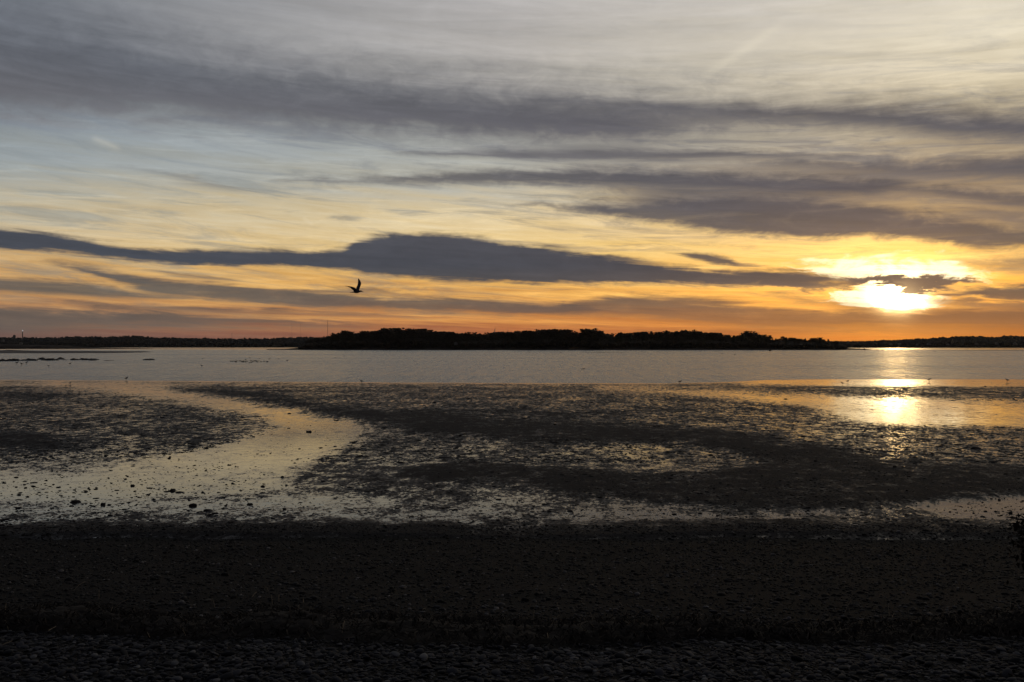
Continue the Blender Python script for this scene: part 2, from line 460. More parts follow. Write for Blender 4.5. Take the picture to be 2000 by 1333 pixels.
M_beach, n, p = material('beach_sand')
g = n.node('ShaderNodeNewGeometry')
s = n.node('ShaderNodeSeparateXYZ')
n.put(s.inputs[0], g.outputs['Position'])
lay = n.noise(n.vec(n.mul(s.outputs[0], 0.22), n.mul(s.outputs[1], 1.3), 0.0), 1.0, 5, 0.6, 0.5)
gr = n.noise(g.outputs['Position'], 30.0, 6, 0.7)
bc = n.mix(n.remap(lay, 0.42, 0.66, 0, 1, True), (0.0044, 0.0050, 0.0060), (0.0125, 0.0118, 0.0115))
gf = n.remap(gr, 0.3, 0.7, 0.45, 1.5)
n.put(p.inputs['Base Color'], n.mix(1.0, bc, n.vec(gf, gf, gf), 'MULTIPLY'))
n.put(p.inputs['Roughness'], 0.9); n.put(p.inputs['Specular IOR Level'], 0.08)
b = n.node('ShaderNodeBump'); b.inputs['Distance'].default_value = 0.02; b.inputs['Strength'].default_value = 0.9
n.put(b.inputs['Height'], n.noise(g.outputs['Position'], 45.0, 6, 0.7))
n.put(p.inputs['Normal'], b.outputs[0])
M_pebble, n, p = material('slate_pebble')
oi = n.node('ShaderNodeObjectInfo')
g = n.node('ShaderNodeNewGeometry')
rv = n.m('FRACT', n.add(oi.outputs['Random'], g.outputs['Random Per Island']))
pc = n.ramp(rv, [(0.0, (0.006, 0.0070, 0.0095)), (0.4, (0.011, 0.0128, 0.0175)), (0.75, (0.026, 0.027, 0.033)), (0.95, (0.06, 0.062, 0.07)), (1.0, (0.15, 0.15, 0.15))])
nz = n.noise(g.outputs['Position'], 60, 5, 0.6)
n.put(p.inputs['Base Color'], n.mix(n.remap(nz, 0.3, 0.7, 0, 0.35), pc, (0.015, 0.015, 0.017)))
n.put(p.inputs['Roughness'], 0.75)
n.put(p.inputs['Specular IOR Level'], 0.12)
M_grit, n, p = material('dark_grit')
g = n.node('ShaderNodeNewGeometry')
pc = n.ramp(g.outputs['Random Per Island'], [(0.0, (0.004, 0.004, 0.0042)), (0.6, (0.009, 0.009, 0.0095)), (0.93, (0.03, 0.03, 0.031)), (1.0, (0.16, 0.155, 0.15))])
n.put(p.inputs['Base Color'], pc); n.put(p.inputs['Roughness'], 0.8); n.put(p.inputs['Specular IOR Level'], 0.2)
M_clod = simple('mud_clod', (0.02, 0.018, 0.017), 0.8, 0.3, 8, 0.2)
M_rock = simple('weedy_rock', (0.025, 0.022, 0.019), 0.75, 0.4, 12, 0.3, 0.02, 30)
M_wrack = simple('dead_seaweed', (0.010, 0.0075, 0.006), 0.85, 0.5, 14, 0.15)
M_straw = simple('dry_straw', (0.16, 0.13, 0.09), 0.8, 0.3, 8, 0.2)
M_island = simple('island_bank', (0.045, 0.036, 0.03), 0.95, 0.3, 0.12, 0.05)
M_hill = simple('far_hill', (0.03, 0.03, 0.026), 0.95, 0.3, 0.03, 0.0)
M_bar = simple('sand_bar', (0.09, 0.075, 0.065), 0.8, 0.25, 0.2, 0.2)
M_leaf = simple('autumn_foliage', (0.036, 0.029, 0.020), 0.8, 0.4, 0.25, 0.1)
M_pine = simple('pine_foliage', (0.026, 0.03, 0.02), 0.8, 0.35, 0.25, 0.1)
M_bark = simple('bark', (0.045, 0.036, 0.03), 0.9, 0.3, 2, 0.1)
M_farwood = simple('far_canopy', (0.024, 0.025, 0.025), 0.9, 0.4, 0.08, 0.05)
M_steel = simple('mast_steel', (0.16, 0.16, 0.17), 0.6, 0.1, 1, 0.3)
M_white = simple('white_paint', (0.78, 0.77, 0.75), 0.6, 0.05, 0.5, 0.3)
M_wall = simple('clapboard_wall', (0.16, 0.155, 0.15), 0.8, 0.1, 0.5, 0.2)
M_roof = simple('shingle_roof', (0.09, 0.085, 0.085), 0.9, 0.2, 1, 0.1)
M_glass = simple('window_glass', (0.03, 0.035, 0.04), 0.1, 0.05, 1, 0.5)
M_gull_dark = simple('gull_plumage', (0.10, 0.10, 0.11), 0.8, 0.3, 9, 0.15)
M_gull_bill = simple('gull_bill', (0.16, 0.11, 0.05), 0.5, 0.1, 9, 0.3)
M_duck = simple('duck_plumage', (0.035, 0.032, 0.03), 0.7, 0.2, 9, 0.2)
M_bush = simple('shrub_leaf', (0.022, 0.017, 0.010), 0.7, 0.4, 12, 0.2)


# ------------------------------------------------------------------ object helpers
def mesh_np(name, verts, faces, mat, smooth=True):
    me = bpy.data.meshes.new(name)
    verts = np.asarray(verts, dtype=np.float32)
    if isinstance(faces, np.ndarray):
        nf, k = faces.shape
        me.vertices.add(len(verts)); me.vertices.foreach_set('co', verts.ravel())
        me.loops.add(nf * k); me.loops.foreach_set('vertex_index', faces.astype(np.int32).ravel())
        me.polygons.add(nf)
        me.polygons.foreach_set('loop_start', np.arange(0, nf * k, k, dtype=np.int32))
        me.polygons.foreach_set('loop_total', np.full(nf, k, dtype=np.int32))
        me.update(calc_edges=True)
    else:
        me.from_pydata([tuple(map(float, v)) for v in verts], [], faces)
    me.materials.append(mat)
    if smooth:
        me.polygons.foreach_set('use_smooth', np.ones(len(me.polygons), dtype=bool))
    return me


def link(name, data, parent=None, loc=None, label=None, cat=None, group=None, kind=None):
    o = bpy.data.objects.new(name, data)
    COL.objects.link(o)
    if parent is not None: o.parent = parent
    if loc is not None: o.location = loc
    if label: o['label'] = label
    if cat: o['category'] = cat
    if group: o['group'] = group
    if kind: o['kind'] = kind
    return o


def copy_thing(src, loc, rz=0.0, sc=1.0, label=None, group=None):
    r = src.copy(); COL.objects.link(r)
    r.location = loc; r.rotation_euler = (0, 0, rz)
    r.scale = sc if hasattr(sc, '__len__') else (sc, sc, sc)
    if label: r['label'] = label
    if group: r['group'] = group
    for ch in src.children:
        c = ch.copy(); COL.objects.link(c); c.parent = r
    return r


def grid_mesh(name, P, mat):
    """P: (rows, cols, 3)"""
    R, C = P.shape[:2]
    idx = np.arange(R * C).reshape(R, C)
    f = np.stack([idx[:-1, :-1], idx[:-1, 1:], idx[1:, 1:], idx[1:, :-1]], -1).reshape(-1, 4)
    me = mesh_np(name, P.reshape(-1, 3), f, mat)
    return me


def ico(sub):
    bm = bmesh.new()
    bmesh.ops.create_icosphere(bm, subdivisions=sub, radius=1.0)
    bm.verts.ensure_lookup_table()
    v = np.array([x.co[:] for x in bm.verts]); f = np.array([[q.index for q in x.verts] for x in bm.faces])
    bm.free()
    return v, f


ICO1, ICO2, ICO3 = ico(1), ico(2), ico(3)


def lumps(tmpl, centers, radii, yaw=None, rough=0.18, tilt=0.25):
    """many small stones as one vertex/face array; radii (N,3)"""
    v0, f0 = tmpl
    N = len(centers)
    if yaw is None: yaw = rng.uniform(0, 6.28, N)
    v = np.repeat(v0[None], N, 0) * (1 + rng.normal(0, rough, (N, len(v0), 1)))
    v = v * radii[:, None, :]
    tx = rng.normal(0, tilt, N)
    c, s_ = np.cos(tx)[:, None], np.sin(tx)[:, None]
    y, z = v[..., 1] * c - v[..., 2] * s_, v[..., 1] * s_ + v[..., 2] * c
    v = np.stack([v[..., 0], y, z], -1)
    c, s_ = np.cos(yaw)[:, None], np.sin(yaw)[:, None]
    x, y = v[..., 0] * c - v[..., 1] * s_, v[..., 0] * s_ + v[..., 1] * c
    v = np.stack([x, y, v[..., 2]], -1) + centers[:, None, :]
    f = (f0[None] + (np.arange(N) * len(v0))[:, None, None]).reshape(-1, 3)
    return v.reshape(-1, 3), f


def vnoise(x, y, seed=0):
    """smooth value noise, numpy"""
    xi = np.floor(x).astype(np.int64); yi = np.floor(y).astype(np.int64)
    fx = x - xi; fy = y - yi
    fx = fx * fx * (3 - 2 * fx); fy = fy * fy * (3 - 2 * fy)
    def h(a, b):
        q = (a * 374761393 + b * 668265263 + seed * 974711) & 0x7fffffff
        q = ((q ^ (q >> 13)) * 1274126177) & 0x7fffffff
        return ((q ^ (q >> 16)) & 0xffff) / 65535.0
    return (h(xi, yi) * (1 - fx) + h(xi + 1, yi) * fx) * (1 - fy) + (h(xi, yi + 1) * (1 - fx) + h(xi + 1, yi + 1) * fx) * fy


def fbm(x, y, seed=0, o=4):
    r, a, t = 0.0, 1.0, 0.0
    for i in range(o):
        r = r + a * vnoise(x * 2 ** i, y * 2 ** i, seed + i); t += a; a *= 0.5
    return r / t - 0.5


# ------------------------------------------------------------------ the tidal flat
def poly_mask(X, Y, poly, soft):
    """1 inside polygon, falling to 0 across its edge; rows count fully, columns at 0.4"""
    k = 0.4
    P = [(a * k, b) for a, b in poly]
    px, py = X * k, Y
    inside = np.zeros(X.shape, bool)
    dmin = np.full(X.shape, 1e9)
    for (x0, y0), (x1, y1) in zip(P, P[1:] + P[:1]):
        if y0 != y1:
            c = ((y0 > py) != (y1 > py)) & (px < (x1 - x0) * (py - y0) / (y1 - y0) + x0)
            inside ^= c
        ex, ey = x1 - x0, y1 - y0
        t = np.clip(((px - x0) * ex + (py - y0) * ey) / (ex * ex + ey * ey + 1e-9), 0, 1)
        dmin = np.minimum(dmin, np.hypot(px - x0 - t * ex, py - y0 - t * ey))
    sd_ = np.where(inside, dmin, -dmin)
    t = np.clip(0.5 + sd_ / (2 * soft), 0, 1)
    return t * t * (3 - 2 * t)


FLAT = [  # (dryness, softness, outline as seen in the photograph)
    (0.36, 22, [(-900, 770), (120, 768), (300, 778), (430, 795), (530, 822), (480, 850), (380, 872), (200, 895), (-900, 905)]),
    (1.0, 12, [(-900, 838), (60, 843), (120, 858), (90, 878), (-900, 884)]),
    (0.75, 8, [(-900, 764), (60, 768), (130, 774), (60, 780), (-900, 780)]),
    (0.40, 18, [(340, 756), (1300, 752), (1500, 770), (1560, 800), (1500, 830), (1200, 828), (900, 810), (640, 790)]),
    (0.70, 7, [(900, 803), (1030, 799), (1180, 803), (1250, 812), (1100, 815), (950, 812)]),
    (0.34, 16, [(690, 830), (950, 850), (1000, 880), (800, 910), (760, 925), (900, 950), (640, 965), (590, 940), (620, 900), (680, 860)]),
    (0.02, 22, [(-900, 882), (100, 884), (300, 872), (480, 858), (520, 850), (470, 885), (280, 915), (-900, 935)]),
    (0.12, 20, [(700, 838), (740, 860), (720, 900), (680, 945), (560, 955), (600, 900), (660, 860)]),
    (-0.80, 16, [(100, 750), (260, 750), (330, 756), (420, 774), (560, 796), (690, 826), (700, 840), (670, 865), (630, 890), (590, 915), (560, 938), (560, 955),
                (420, 968), (200, 978), (-900, 985), (-900, 930), (150, 915), (260, 898), (420, 873), (500, 852), (548, 832), (520, 815), (400, 790), (270, 772)]),
    (1.05, 13, [(345, 759), (500, 766), (700, 799), (900, 807), (1010, 821), (1150, 822), (1300, 832), (1500, 850), (1650, 880), (1740, 902), (2000, 913), (2900, 915), (2900, 955),
               (2000, 962), (1870, 970), (1780, 984), (1620, 1000), (1450, 992), (1300, 984), (1150, 972), (1000, 962), (850, 942), (780, 918), (900, 906), (1050, 914),
               (1200, 922), (1400, 925), (1500, 908), (1450, 886), (1300, 868), (1150, 864), (1000, 860), (850, 845), (700, 822), (560, 791), (430, 770)]),
    (0.22, 13, [(960, 866), (1150, 866), (1300, 872), (1430, 886), (1480, 905), (1400, 918), (1220, 914), (1080, 905), (960, 902), (880, 890)]),
    (-0.74, 14, [(1180, 758), (1420, 764), (1600, 772), (1750, 778), (2000, 784), (2900, 788), (2900, 838), (2000, 836), (1850, 834), (1700, 830), (1620, 810), (1560, 792), (1400, 776)]),
    (0.22, 16, [(1560, 800), (1640, 822), (1760, 836), (2000, 842), (2900, 842), (2900, 905), (2000, 906), (1760, 898), (1660, 876), (1500, 846), (1400, 826)]),
    (-0.8, 4, [(1380, 744), (1450, 738), (2900, 736), (2900, 754), (2000, 754), (1750, 753), (1500, 750)]),
    (0.45, 5, [(1300, 750), (1500, 755), (1700, 758), (2000, 757), (2900, 757), (2900, 778), (2000, 780), (1850, 776), (1700, 773), (1500, 764)]),
    (0.08, 9, [(-900, 980), (200, 980), (420, 970), (600, 960), (800, 967), (1000, 984), (1300, 988), (1480, 1000), (1700, 1004), (1760, 994), (1850, 975), (2000, 968), (2900, 968),
               (2900, 1014), (1800, 1016), (1500, 1018), (1200, 1018), (900, 1016), (600, 1022), (300, 1026), (-900, 1024)]),
    (-0.35, 7, [(-900, 985), (100, 985), (560, 968), (760, 972), (820, 985), (600, 995), (300, 1000), (-900, 1004)]),
    (-0.75, 6, [(1790, 990), (1870, 974), (2000, 966), (2900, 966), (2900, 1010), (2000, 1012), (1850, 1010)]),
    (-0.05, 5, [(700, 1000), (1000, 998), (1400, 1004), (1750, 1004), (1750, 1014), (1300, 1014), (900, 1012)]),
]

# shoreline row in the photograph for each column
SHX = [-2500, 0, 300, 700, 1000, 1300, 1400, 1500, 1620, 2000, 4500]
SHY = [741, 741, 743, 746, 747.5, 748, 746, 741, 740, 740, 740]


def dryness(X, Y):
    h = np.full(X.shape, 0.28)
    h = np.where(Y < 756, -0.1, h)
    for val, soft, poly in FLAT:
        w = poly_mask(X, Y, poly, soft)
        h = h * (1 - w) + val * w
    d_end = np.clip((Y + 26 * fbm(X * 0.006, Y * 0.0, 77, 5) - 1018) / 34, 0, 1)
    h = h + d_end * 1.3 - np.clip((Y - 1050) / 20, 0, 3) * 3.0
    edge = Y - np.interp(X, SHX, SHY)
    w = np.clip(edge / 3.0, 0, 1)
    h = h * w + (1 - w) * -1.05
    h = np.where(edge < 0, -1.05 + edge * 0.6, h)      # shelves off under the bay
    return h


rows = np.concatenate([np.linspace(716, 760, 110), np.linspace(760.4, 1000, 420), np.linspace(1000.5, 1096, 130)])
cols = np.linspace(-350, 2350, 620)
CX, RY = np.meshgrid(cols, rows)
Dm = (CAMZ - Z0) * F / (RY - HOR)
wx = (CX - 1000) / F * Dm
wobx = fbm(wx * 0.35, Dm * 0.12, 3) * 70
woby = fbm(wx * 0.30 + 50, Dm * 0.15, 9) * 16 * np.clip((RY - 740) / 120, 0.05, 1)
Hd = dryness(CX + wobx * np.clip((RY - 745) / 60, 0, 1), RY + woby)
P = np.stack([wx, Dm, Z0 + ZK * Hd], -1)
flat = link('tidal_flat', grid_mesh('tidal_flat', P, M_mud), kind='structure')
flat['label'] = 'wet mud flat at low tide with pools mirroring the sunset'


def flat_z(x, y):
    """height of the flat at a world point"""
    py = HOR + (CAMZ - Z0) * F / y
    px = 1000 + x / y * F
    wobx = fbm(x * 0.35, y * 0.12, 3) * 70
    woby = fbm(x * 0.30 + 50, y * 0.15, 9) * 16 * np.clip((py - 740) / 120, 0.05, 1)
    return Z0 + ZK * dryness(px + wobx * np.clip((py - 745) / 60, 0, 1), py + woby)


# ------------------------------------------------------------------ the bay
bm = bmesh.new()
xs = [-3000, -1500, -700, -300, -100, 0, 100, 300, 700, 1500, 3000]
ys = [62, 80, 120, 200, 400, 800, 1500, 3200]
Pw = np.array([[(x, y, 0.0) for x in xs] for y in ys], float)
link('bay_water', grid_mesh('bay_water', Pw, M_water), kind='structure')
# sea bed so that the water has a bottom
Pb = np.array([[(x, y, -0.6) for x in (-3000, 3000)] for y in (40, 3200)], float)
link('sea_bed', grid_mesh('sea_bed', Pb, M_bar), kind='structure')
bm.free()

# ------------------------------------------------------------------ the beach
def beach_z(x, y):
    y = np.asarray(y, float) + 0.9 * fbm(np.asarray(x) * 0.35, np.asarray(x) * 0 + 5, 23) * np.clip((np.asarray(y) - 9) / 4, 0, 1)
    z = np.interp(y, [-30, 0, 3.5, 5.6, 6.6, 7.6, 9.5, 12.5, 14.6, 16.2, 18], [1.7, 1.55, 1.38, 1.20, 1.08, 0.93, 0.70, 0.31, 0.10, 0.02, -0.12])
    return z + 0.05 * fbm(x * 0.8, y * 0.8, 21) + 0.012 * fbm(x * 6, y * 6, 22)


bx = np.linspace(-16, 16, 240); by = np.concatenate([np.linspace(-25, 4, 40), np.linspace(4.1, 18, 260)])
BX, BY = np.meshgrid(bx, by)
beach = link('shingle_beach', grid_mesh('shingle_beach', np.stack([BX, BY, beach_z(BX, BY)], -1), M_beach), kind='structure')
beach['label'] = 'dark sloping beach in the foreground, shingle below and grit above'

_d = np.linspace(4.5, 12, 400)
_row = HOR + (CAMZ - np.interp(_d, [3.5, 5.6, 6.6, 7.6, 9.5, 12.5], [1.38, 1.20, 1.08, 0.93, 0.70, 0.31])) / _d * F
def row_d(px, xs_, rows_):
    return np.interp(-np.interp(px, xs_, rows_), -_row, _d)
W_NEAR = ([-600, 0, 250, 400, 650, 900, 1150, 1350, 1500, 1800, 2000, 2600], [1232, 1237, 1240, 1247, 1250, 1262, 1262, 1250, 1255, 1250, 1243, 1238])
W_FAR = ([-600, 0, 200, 400, 540, 640, 850, 1100, 1300, 1500, 1700, 1900, 2000, 2600], [1206, 1204, 1200, 1216, 1204, 1210, 1216, 1226, 1226, 1232, 1222, 1214, 1212, 1210])
def near_edge(x):
    return row_d(1000 + x / 7.2 * F, *W_NEAR) + 0.22 * fbm(x * 2.2, x * 0 + 1, 33) + 0.12 * fbm(x * 9, x * 0 + 1, 34)
def far_edge(x):
    return row_d(1000 + x / 7.9 * F, *W_FAR) + 0.15 * fbm(x * 2.5, x * 0 + 4, 35)

# pebbles of the shingle: Poisson-like scatter, the 300 largest in view as objects
N = 62000
y = rng.uniform(4.6, 8.3, N)
x = rng.uniform(-1, 1, N) * (y * 0.60 + 2.6)
edge = near_edge(x) + 0.12
keep = rng.uniform(0, 1, N) < np.clip((edge - y) / 0.35, 0.10, 1)
x, y = x[keep], y[keep]
N = len(x)
r = np.clip(rng.lognormal(math.log(0.0105), 0.48, N), 0.005, 0.030)
rad = np.stack([r * rng.uniform(1.0, 1.6, N), r * rng.uniform(0.75, 1.1, N), r * rng.uniform(0.28, 0.5, N)], -1)
z = beach_z(x, y) + rad[:, 2] * rng.uniform(0.1, 1.2, N)
cen = np.stack([x, y, z], -1)
py = HOR + (CAMZ - z) * F / y
inview = (np.abs(x / y * F) < 1010) & (py < 1345)
score = np.where(inview, rad[:, 0] / y, 0)
order = np.argsort(-score)
big, rest = order[:300], order[300:]
proto = []
for k in range(8):
    v, f = ICO2
    v = v * (1 + 0.10 * np.sin(v[:, :1] * 2.3 + k) + 0.08 * np.sin(v[:, 1:2] * 3.1 + 2 * k) + rng.normal(0, 0.03, (len(v), 1)))
    proto.append(mesh_np('pebble', v, f, M_pebble))
for k, i in enumerate(big):
    o = link('pebble', proto[k % 8], beach, cen[i] + np.array((0, 0, rad[i, 2] * 0.4)))
    o.scale = rad[i]
    o.rotation_euler = (rng.normal(0, .25), rng.normal(0, .25), rng.uniform(0, 6.28))
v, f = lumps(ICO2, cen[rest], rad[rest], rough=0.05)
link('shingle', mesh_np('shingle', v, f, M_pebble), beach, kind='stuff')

# grit and shell chips over the upper slope
N = 36000
y = 7.0 + 9.0 * rng.uniform(0, 1, N) ** 0.9
x = rng.uniform(-1, 1, N) * (y * 0.60 + 2.6)
r = np.clip(rng.lognormal(math.log(0.010), 0.45, N), 0.004, 0.035)
rad = np.stack([r * rng.uniform(1.0, 1.8, N), r, r * rng.uniform(0.4, 0.8, N)], -1)
z = np.maximum(beach_z(x, y), flat_z(x, np.maximum(y, 14.7)) * (y > 14.7)) + rad[:, 2] * 0.3
v, f = lumps(ICO1, np.stack([x, y, z], -1), rad, rough=0.12)
link('grit', mesh_np('grit', v, f, M_grit, False), beach, kind='stuff')

# mud clods, weed scraps and shells strewn over the flat
N = 30000
py = 800 + 240 * rng.uniform(0, 1, N) ** 0.75
px = rng.uniform(-150, 2150, N)
y = (CAMZ - Z0) * F / (py - HOR); x = (px - 1000) / F * y
dens = fbm(x * 0.9, y * 0.5, 44) + 0.5
keep = (rng.uniform(0, 1, N) < dens ** 2 * 1.8) & (py > 820 + 150 * rng.uniform(0, 1, N) ** 2)
x, y = x[keep], y[keep]; N = len(x)
r = np.clip(rng.lognormal(math.log(0.0085), 0.5, N), 0.003, 0.028)
rad = np.stack([r * rng.uniform(1.2, 3.0, N), r * rng.uniform(0.8, 1.6, N), r * rng.uniform(0.25, 0.7, N)], -1)
v, f = lumps(ICO1, np.stack([x, y, flat_z(x, y) + rad[:, 2] * 0.3], -1), rad, yaw=rng.normal(0, 0.5, N), rough=0.15)
link('mud_clods', mesh_np('mud_clods', v, f, M_clod, False), flat, kind='stuff')

N = 26000
py = 756 + 150 * rng.uniform(0, 1, N) ** 1.2
px = rng.uniform(-60, 2060, N)
y = (CAMZ - Z0) * F / (py - HOR); x = (px - 1000) / F * y
hd = (flat_z(x, y) - Z0) / ZK
keep = (hd > -0.3) & (hd < 0.9) & (rng.uniform(0, 1, N) < 0.2 + 1.2 * (fbm(x * 0.5, y * 0.15, 45) + 0.3))
x, y = x[keep], y[keep]; N = len(x)
r = np.clip(rng.lognormal(math.log(0.018), 0.4, N), 0.008, 0.05)
rad = np.stack([r * rng.uniform(1.5, 4.0, N), r * rng.uniform(0.8, 1.6, N), r * rng.uniform(0.25, 0.5, N)], -1)
v, f = lumps(ICO1, np.stack([x, y, flat_z(x, y) + 0.002], -1), rad, yaw=rng.normal(0, 0.5, N), rough=0.15)
link('mud_clods', mesh_np('mud_clods', v, f, M_clod, False), flat, kind='stuff')

# ------------------------------------------------------------------ wrack line
def wrack_h(x):
    px = 1000 + x / 7.9 * F
    h = 0.09 + 0.06 * fbm(x * 1.1, x * 0 + 3, 51)
    for c, w, a in ((160, 150, 0.07), (380, 60, 0.04), (545, 30, 0.09), (620, 50, 0.07), (820, 60, 0.05), (1160, 90, 0.04), (1320, 60, 0.05), (1930, 110, 0.10)):
        h = h + a * np.exp(-((px - c) / w) ** 2)
    return np.maximum(h * 0.75, 0.03)


gx = np.linspace(-9.5, 9.5, 600); gt = np.linspace(0, 1, 26)
GX, GT = np.meshgrid(gx, gt)
wide = np.maximum((far_edge(GX) - near_edge(GX)) * 0.5, 0.12)
cy = (far_edge(GX) + near_edge(GX)) * 0.5
GY = cy + (GT - 0.5) * 2 * wide
GZ = beach_z(GX, GY) - 0.02 + wrack_h(GX) * np.sin(np.pi * GT) ** 0.8 * (1 + 0.9 * fbm(GX * 9, GY * 9, 58)) + 0.03 * fbm(GX * 30, GY * 30, 59)
NS = 13000
sx = rng.uniform(-9.2, 9.2, NS); st_ = rng.uniform(0.03, 0.97, NS)
sw = np.maximum((far_edge(sx) - near_edge(sx)) * 0.5, 0.12)
sy = (far_edge(sx) + near_edge(sx)) * 0.5 + (st_ - 0.5) * 2.6 * sw
sz = beach_z(sx, sy) + wrack_h(sx) * np.sin(np.pi * st_) ** 0.8 * rng.uniform(0.5, 1.0, NS)
ang = rng.uniform(0, 6.28, NS); ln = rng.uniform(0.04, 0.14, NS); up = rng.uniform(-0.02, 0.05, NS); wdt = rng.uniform(0.002, 0.006, NS)
dirx, diry = np.cos(ang), np.sin(ang)
V = []
for t, zz in ((0, 0), (0.5, 1.0), (1.0, 0.3)):
    for sgn in (-1, 1):
        V.append(np.stack([sx + dirx * ln * t - diry * wdt * sgn, sy + diry * ln * t + dirx * wdt * sgn, sz + up * zz + sgn * wdt * 0.5], -1))
V = np.stack(V, 1)
fs = np.array([[0, 1, 3, 2], [2, 3, 5, 4]])
Fs = (fs[None] + (np.arange(NS) * 6)[:, None, None]).reshape(-1, 4)
R, C = GX.shape
idx = np.arange(R * C).reshape(R, C)
Fg = np.stack([idx[:-1, :-1], idx[:-1, 1:], idx[1:, 1:], idx[1:, :-1]], -1).reshape(-1, 4)
vv = np.concatenate([np.stack([GX, GY, GZ], -1).reshape(-1, 3), V.reshape(-1, 3)])
ff = np.concatenate([Fg, Fs + R * C])
wr = link('wrack_line', mesh_np('wrack_line', vv, ff, M_wrack), kind='stuff')
wr['label'] = 'dark ridge of dead seaweed along the top of the shingle'
# pale straws caught in it
NS = 260
sx = rng.uniform(-5.5, 5.5, NS); sy = rng.normal(7.5, 0.6, NS); sz = beach_z(sx, sy) + rng.uniform(0.0, 0.1, NS)
ang = rng.uniform(0, 6.28, NS); ln = rng.uniform(0.04, 0.13, NS); up = rng.uniform(-0.01, 0.08, NS); wdt = rng.uniform(0.001, 0.002, NS)
dirx, diry = np.cos(ang), np.sin(ang)
V = []
for t, zz in ((0, 0), (0.5, 0.7), (1.0, 1.0)):
    for sgn in (-1, 1):
        V.append(np.stack([sx + dirx * ln * t - diry * wdt * sgn, sy + diry * ln * t + dirx * wdt * sgn, sz + up * zz + sgn * wdt], -1))
V = np.stack(V, 1)
Fs = (fs[None] + (np.arange(NS) * 6)[:, None, None]).reshape(-1, 4)
s_o = link('straw', mesh_np('straw', V.reshape(-1, 3), Fs, M_straw), kind='stuff')
s_o['label'] = 'thin pale straws caught in the dark seaweed'

# ------------------------------------------------------------------ rocks on the flat
def rock_mesh(seed, flatness=0.5):
    v, f = ICO3
    rr = np.random.default_rng(seed)
    a = rr.normal(0, 1, (6, 3)); ph = rr.uniform(0, 6, 6)
    d = sum(0.09 * np.sin((v @ a[i]) * 1.8 + ph[i]) for i in range(6)) + rr.normal(0, 0.025, len(v))
    v = v * (1 + d)[:, None]
    v[:, 2] = np.maximum(v[:, 2] * flatness, -0.25)
    return mesh_np('rock', v, f, M_rock)


rock_protos = [rock_mesh(100 + i, 0.45 + 0.1 * (i % 4)) for i in range(8)]
ROCKS = [  # px, py (base), width px, height px, label
    (147, 981, 19, 9, 'leftmost large dark rock lying in the bright pool'),
    (201, 985, 11, 7, 'small dark rock just right of the leftmost large rock in the pool'),
    (259, 946, 11, 6, 'small dark rock alone in the middle of the bright pool'),
    (337, 956, 16, 8, 'dark rock with a trailing scrap of weed on its right'),
    (352, 959, 22, 5, 'flat scrap of weed trailing from a dark rock in the pool'),
    (376, 987, 20, 9, 'oval dark rock at the near side of the bright pool'),
    (406, 998, 20, 7, 'flat dark rock nearest the beach, right of the oval rock'),
    (552, 931, 7, 6, 'small round rock at the right edge of the bright pool'),
    (513, 948, 10, 6, 'small dark rock near the right edge of the bright pool, below the round one'),
    (603, 842, 13, 5, 'low dark rock in the bend of the golden channel'),
    (50, 950, 7, 4, 'tiny rock near the left edge in the bright pool'),
    (168, 958, 12, 4, 'low flat scrap of mud left of the middle of the bright pool'),
    (915, 780, 10, 4, 'dark rock on the mud beyond the long dark ridge'),
    (848, 788, 11, 4, 'dark low rock nearer and left of the one beyond the long ridge'),
    (1084, 833, 8, 4, 'small rock lying on the dark mud ridge'),
    (1906, 878, 19, 8, 'large dark rock in the speckled mud at the right'),
    (1889, 876, 15, 4, 'flat low rock touching the large dark rock at the right'),
    (1747, 917, 9, 6, 'small rock on the right part of the dark ridge'),
    (1787, 910, 11, 4, 'low rock on the ridge right of a smaller rock'),
    (1535, 779, 10, 3, 'low dark rock in the golden pool left of the sun glare'),
    (1594, 904, 9, 4, 'small low rock on the broad dark ridge'),
    (1387, 925, 8, 4, 'small rock at the near edge of the silver pool in the ridge'),
    (1246, 911, 6, 3, 'tiny rock in the silver pool in the ridge'),
    (1919, 1006, 13, 5, 'widest rock in the pale pool at the right edge'),
    (1945, 996, 8, 4, 'small rock in the back of the pale right-hand pool'),
    (1973, 999, 9, 7, 'upright rock in the pale pool at the right edge'),
    (1987, 1014, 12, 6, 'rock at the near rim of the pale right-hand pool'),
    (1902, 999, 7, 4, 'small leftmost rock in the pale right-hand pool'),
    (1950, 1004, 6, 3, 'tiny rock in the middle of the pale right-hand pool'),
    (1896, 1012, 6, 3, 'tiny rock at the near left rim of the pale right-hand pool'),
    (627, 873, 9, 3, 'low scrap in the golden channel, left of a similar scrap'),
    (655, 871, 8, 3, 'low scrap at the right bank of the golden channel'),
    (565, 807, 7, 3, 'tiny rock at the right bank of the golden channel'),
    (292, 782, 6, 3, 'tiny rock at the left bank of the golden channel'),
    (448, 906, 10, 3, 'low dark scrap in the upper part of the bright pool'),
    (1925, 756, 8, 3, 'dark rock near the waterline at the right, below a bird'),
]
for i, (px, py, w, h, lab) in enumerate(ROCKS):
    d = (CAMZ - Z0) * F / (py - HOR)
    x = (px - 1000) / F * d
    z = float(flat_z(np.array([x]), np.array([d]))[0])
    o = link('rock', rock_protos[i % 8], None, (x, d, z - 0.005), lab, 'rock', 'rocks strewn over the mud flat')
    rw = w / F * d / 2
    o.scale = (rw * 0.9, rw * 0.6, max(0.62 * h / F * d, 0.012) / max(c_.co.z for c_ in rock_protos[i % 8].vertices))
    o.rotation_euler = (0, 0, rng.uniform(-0.5, 0.5) + (math.pi if i % 2 else 0))


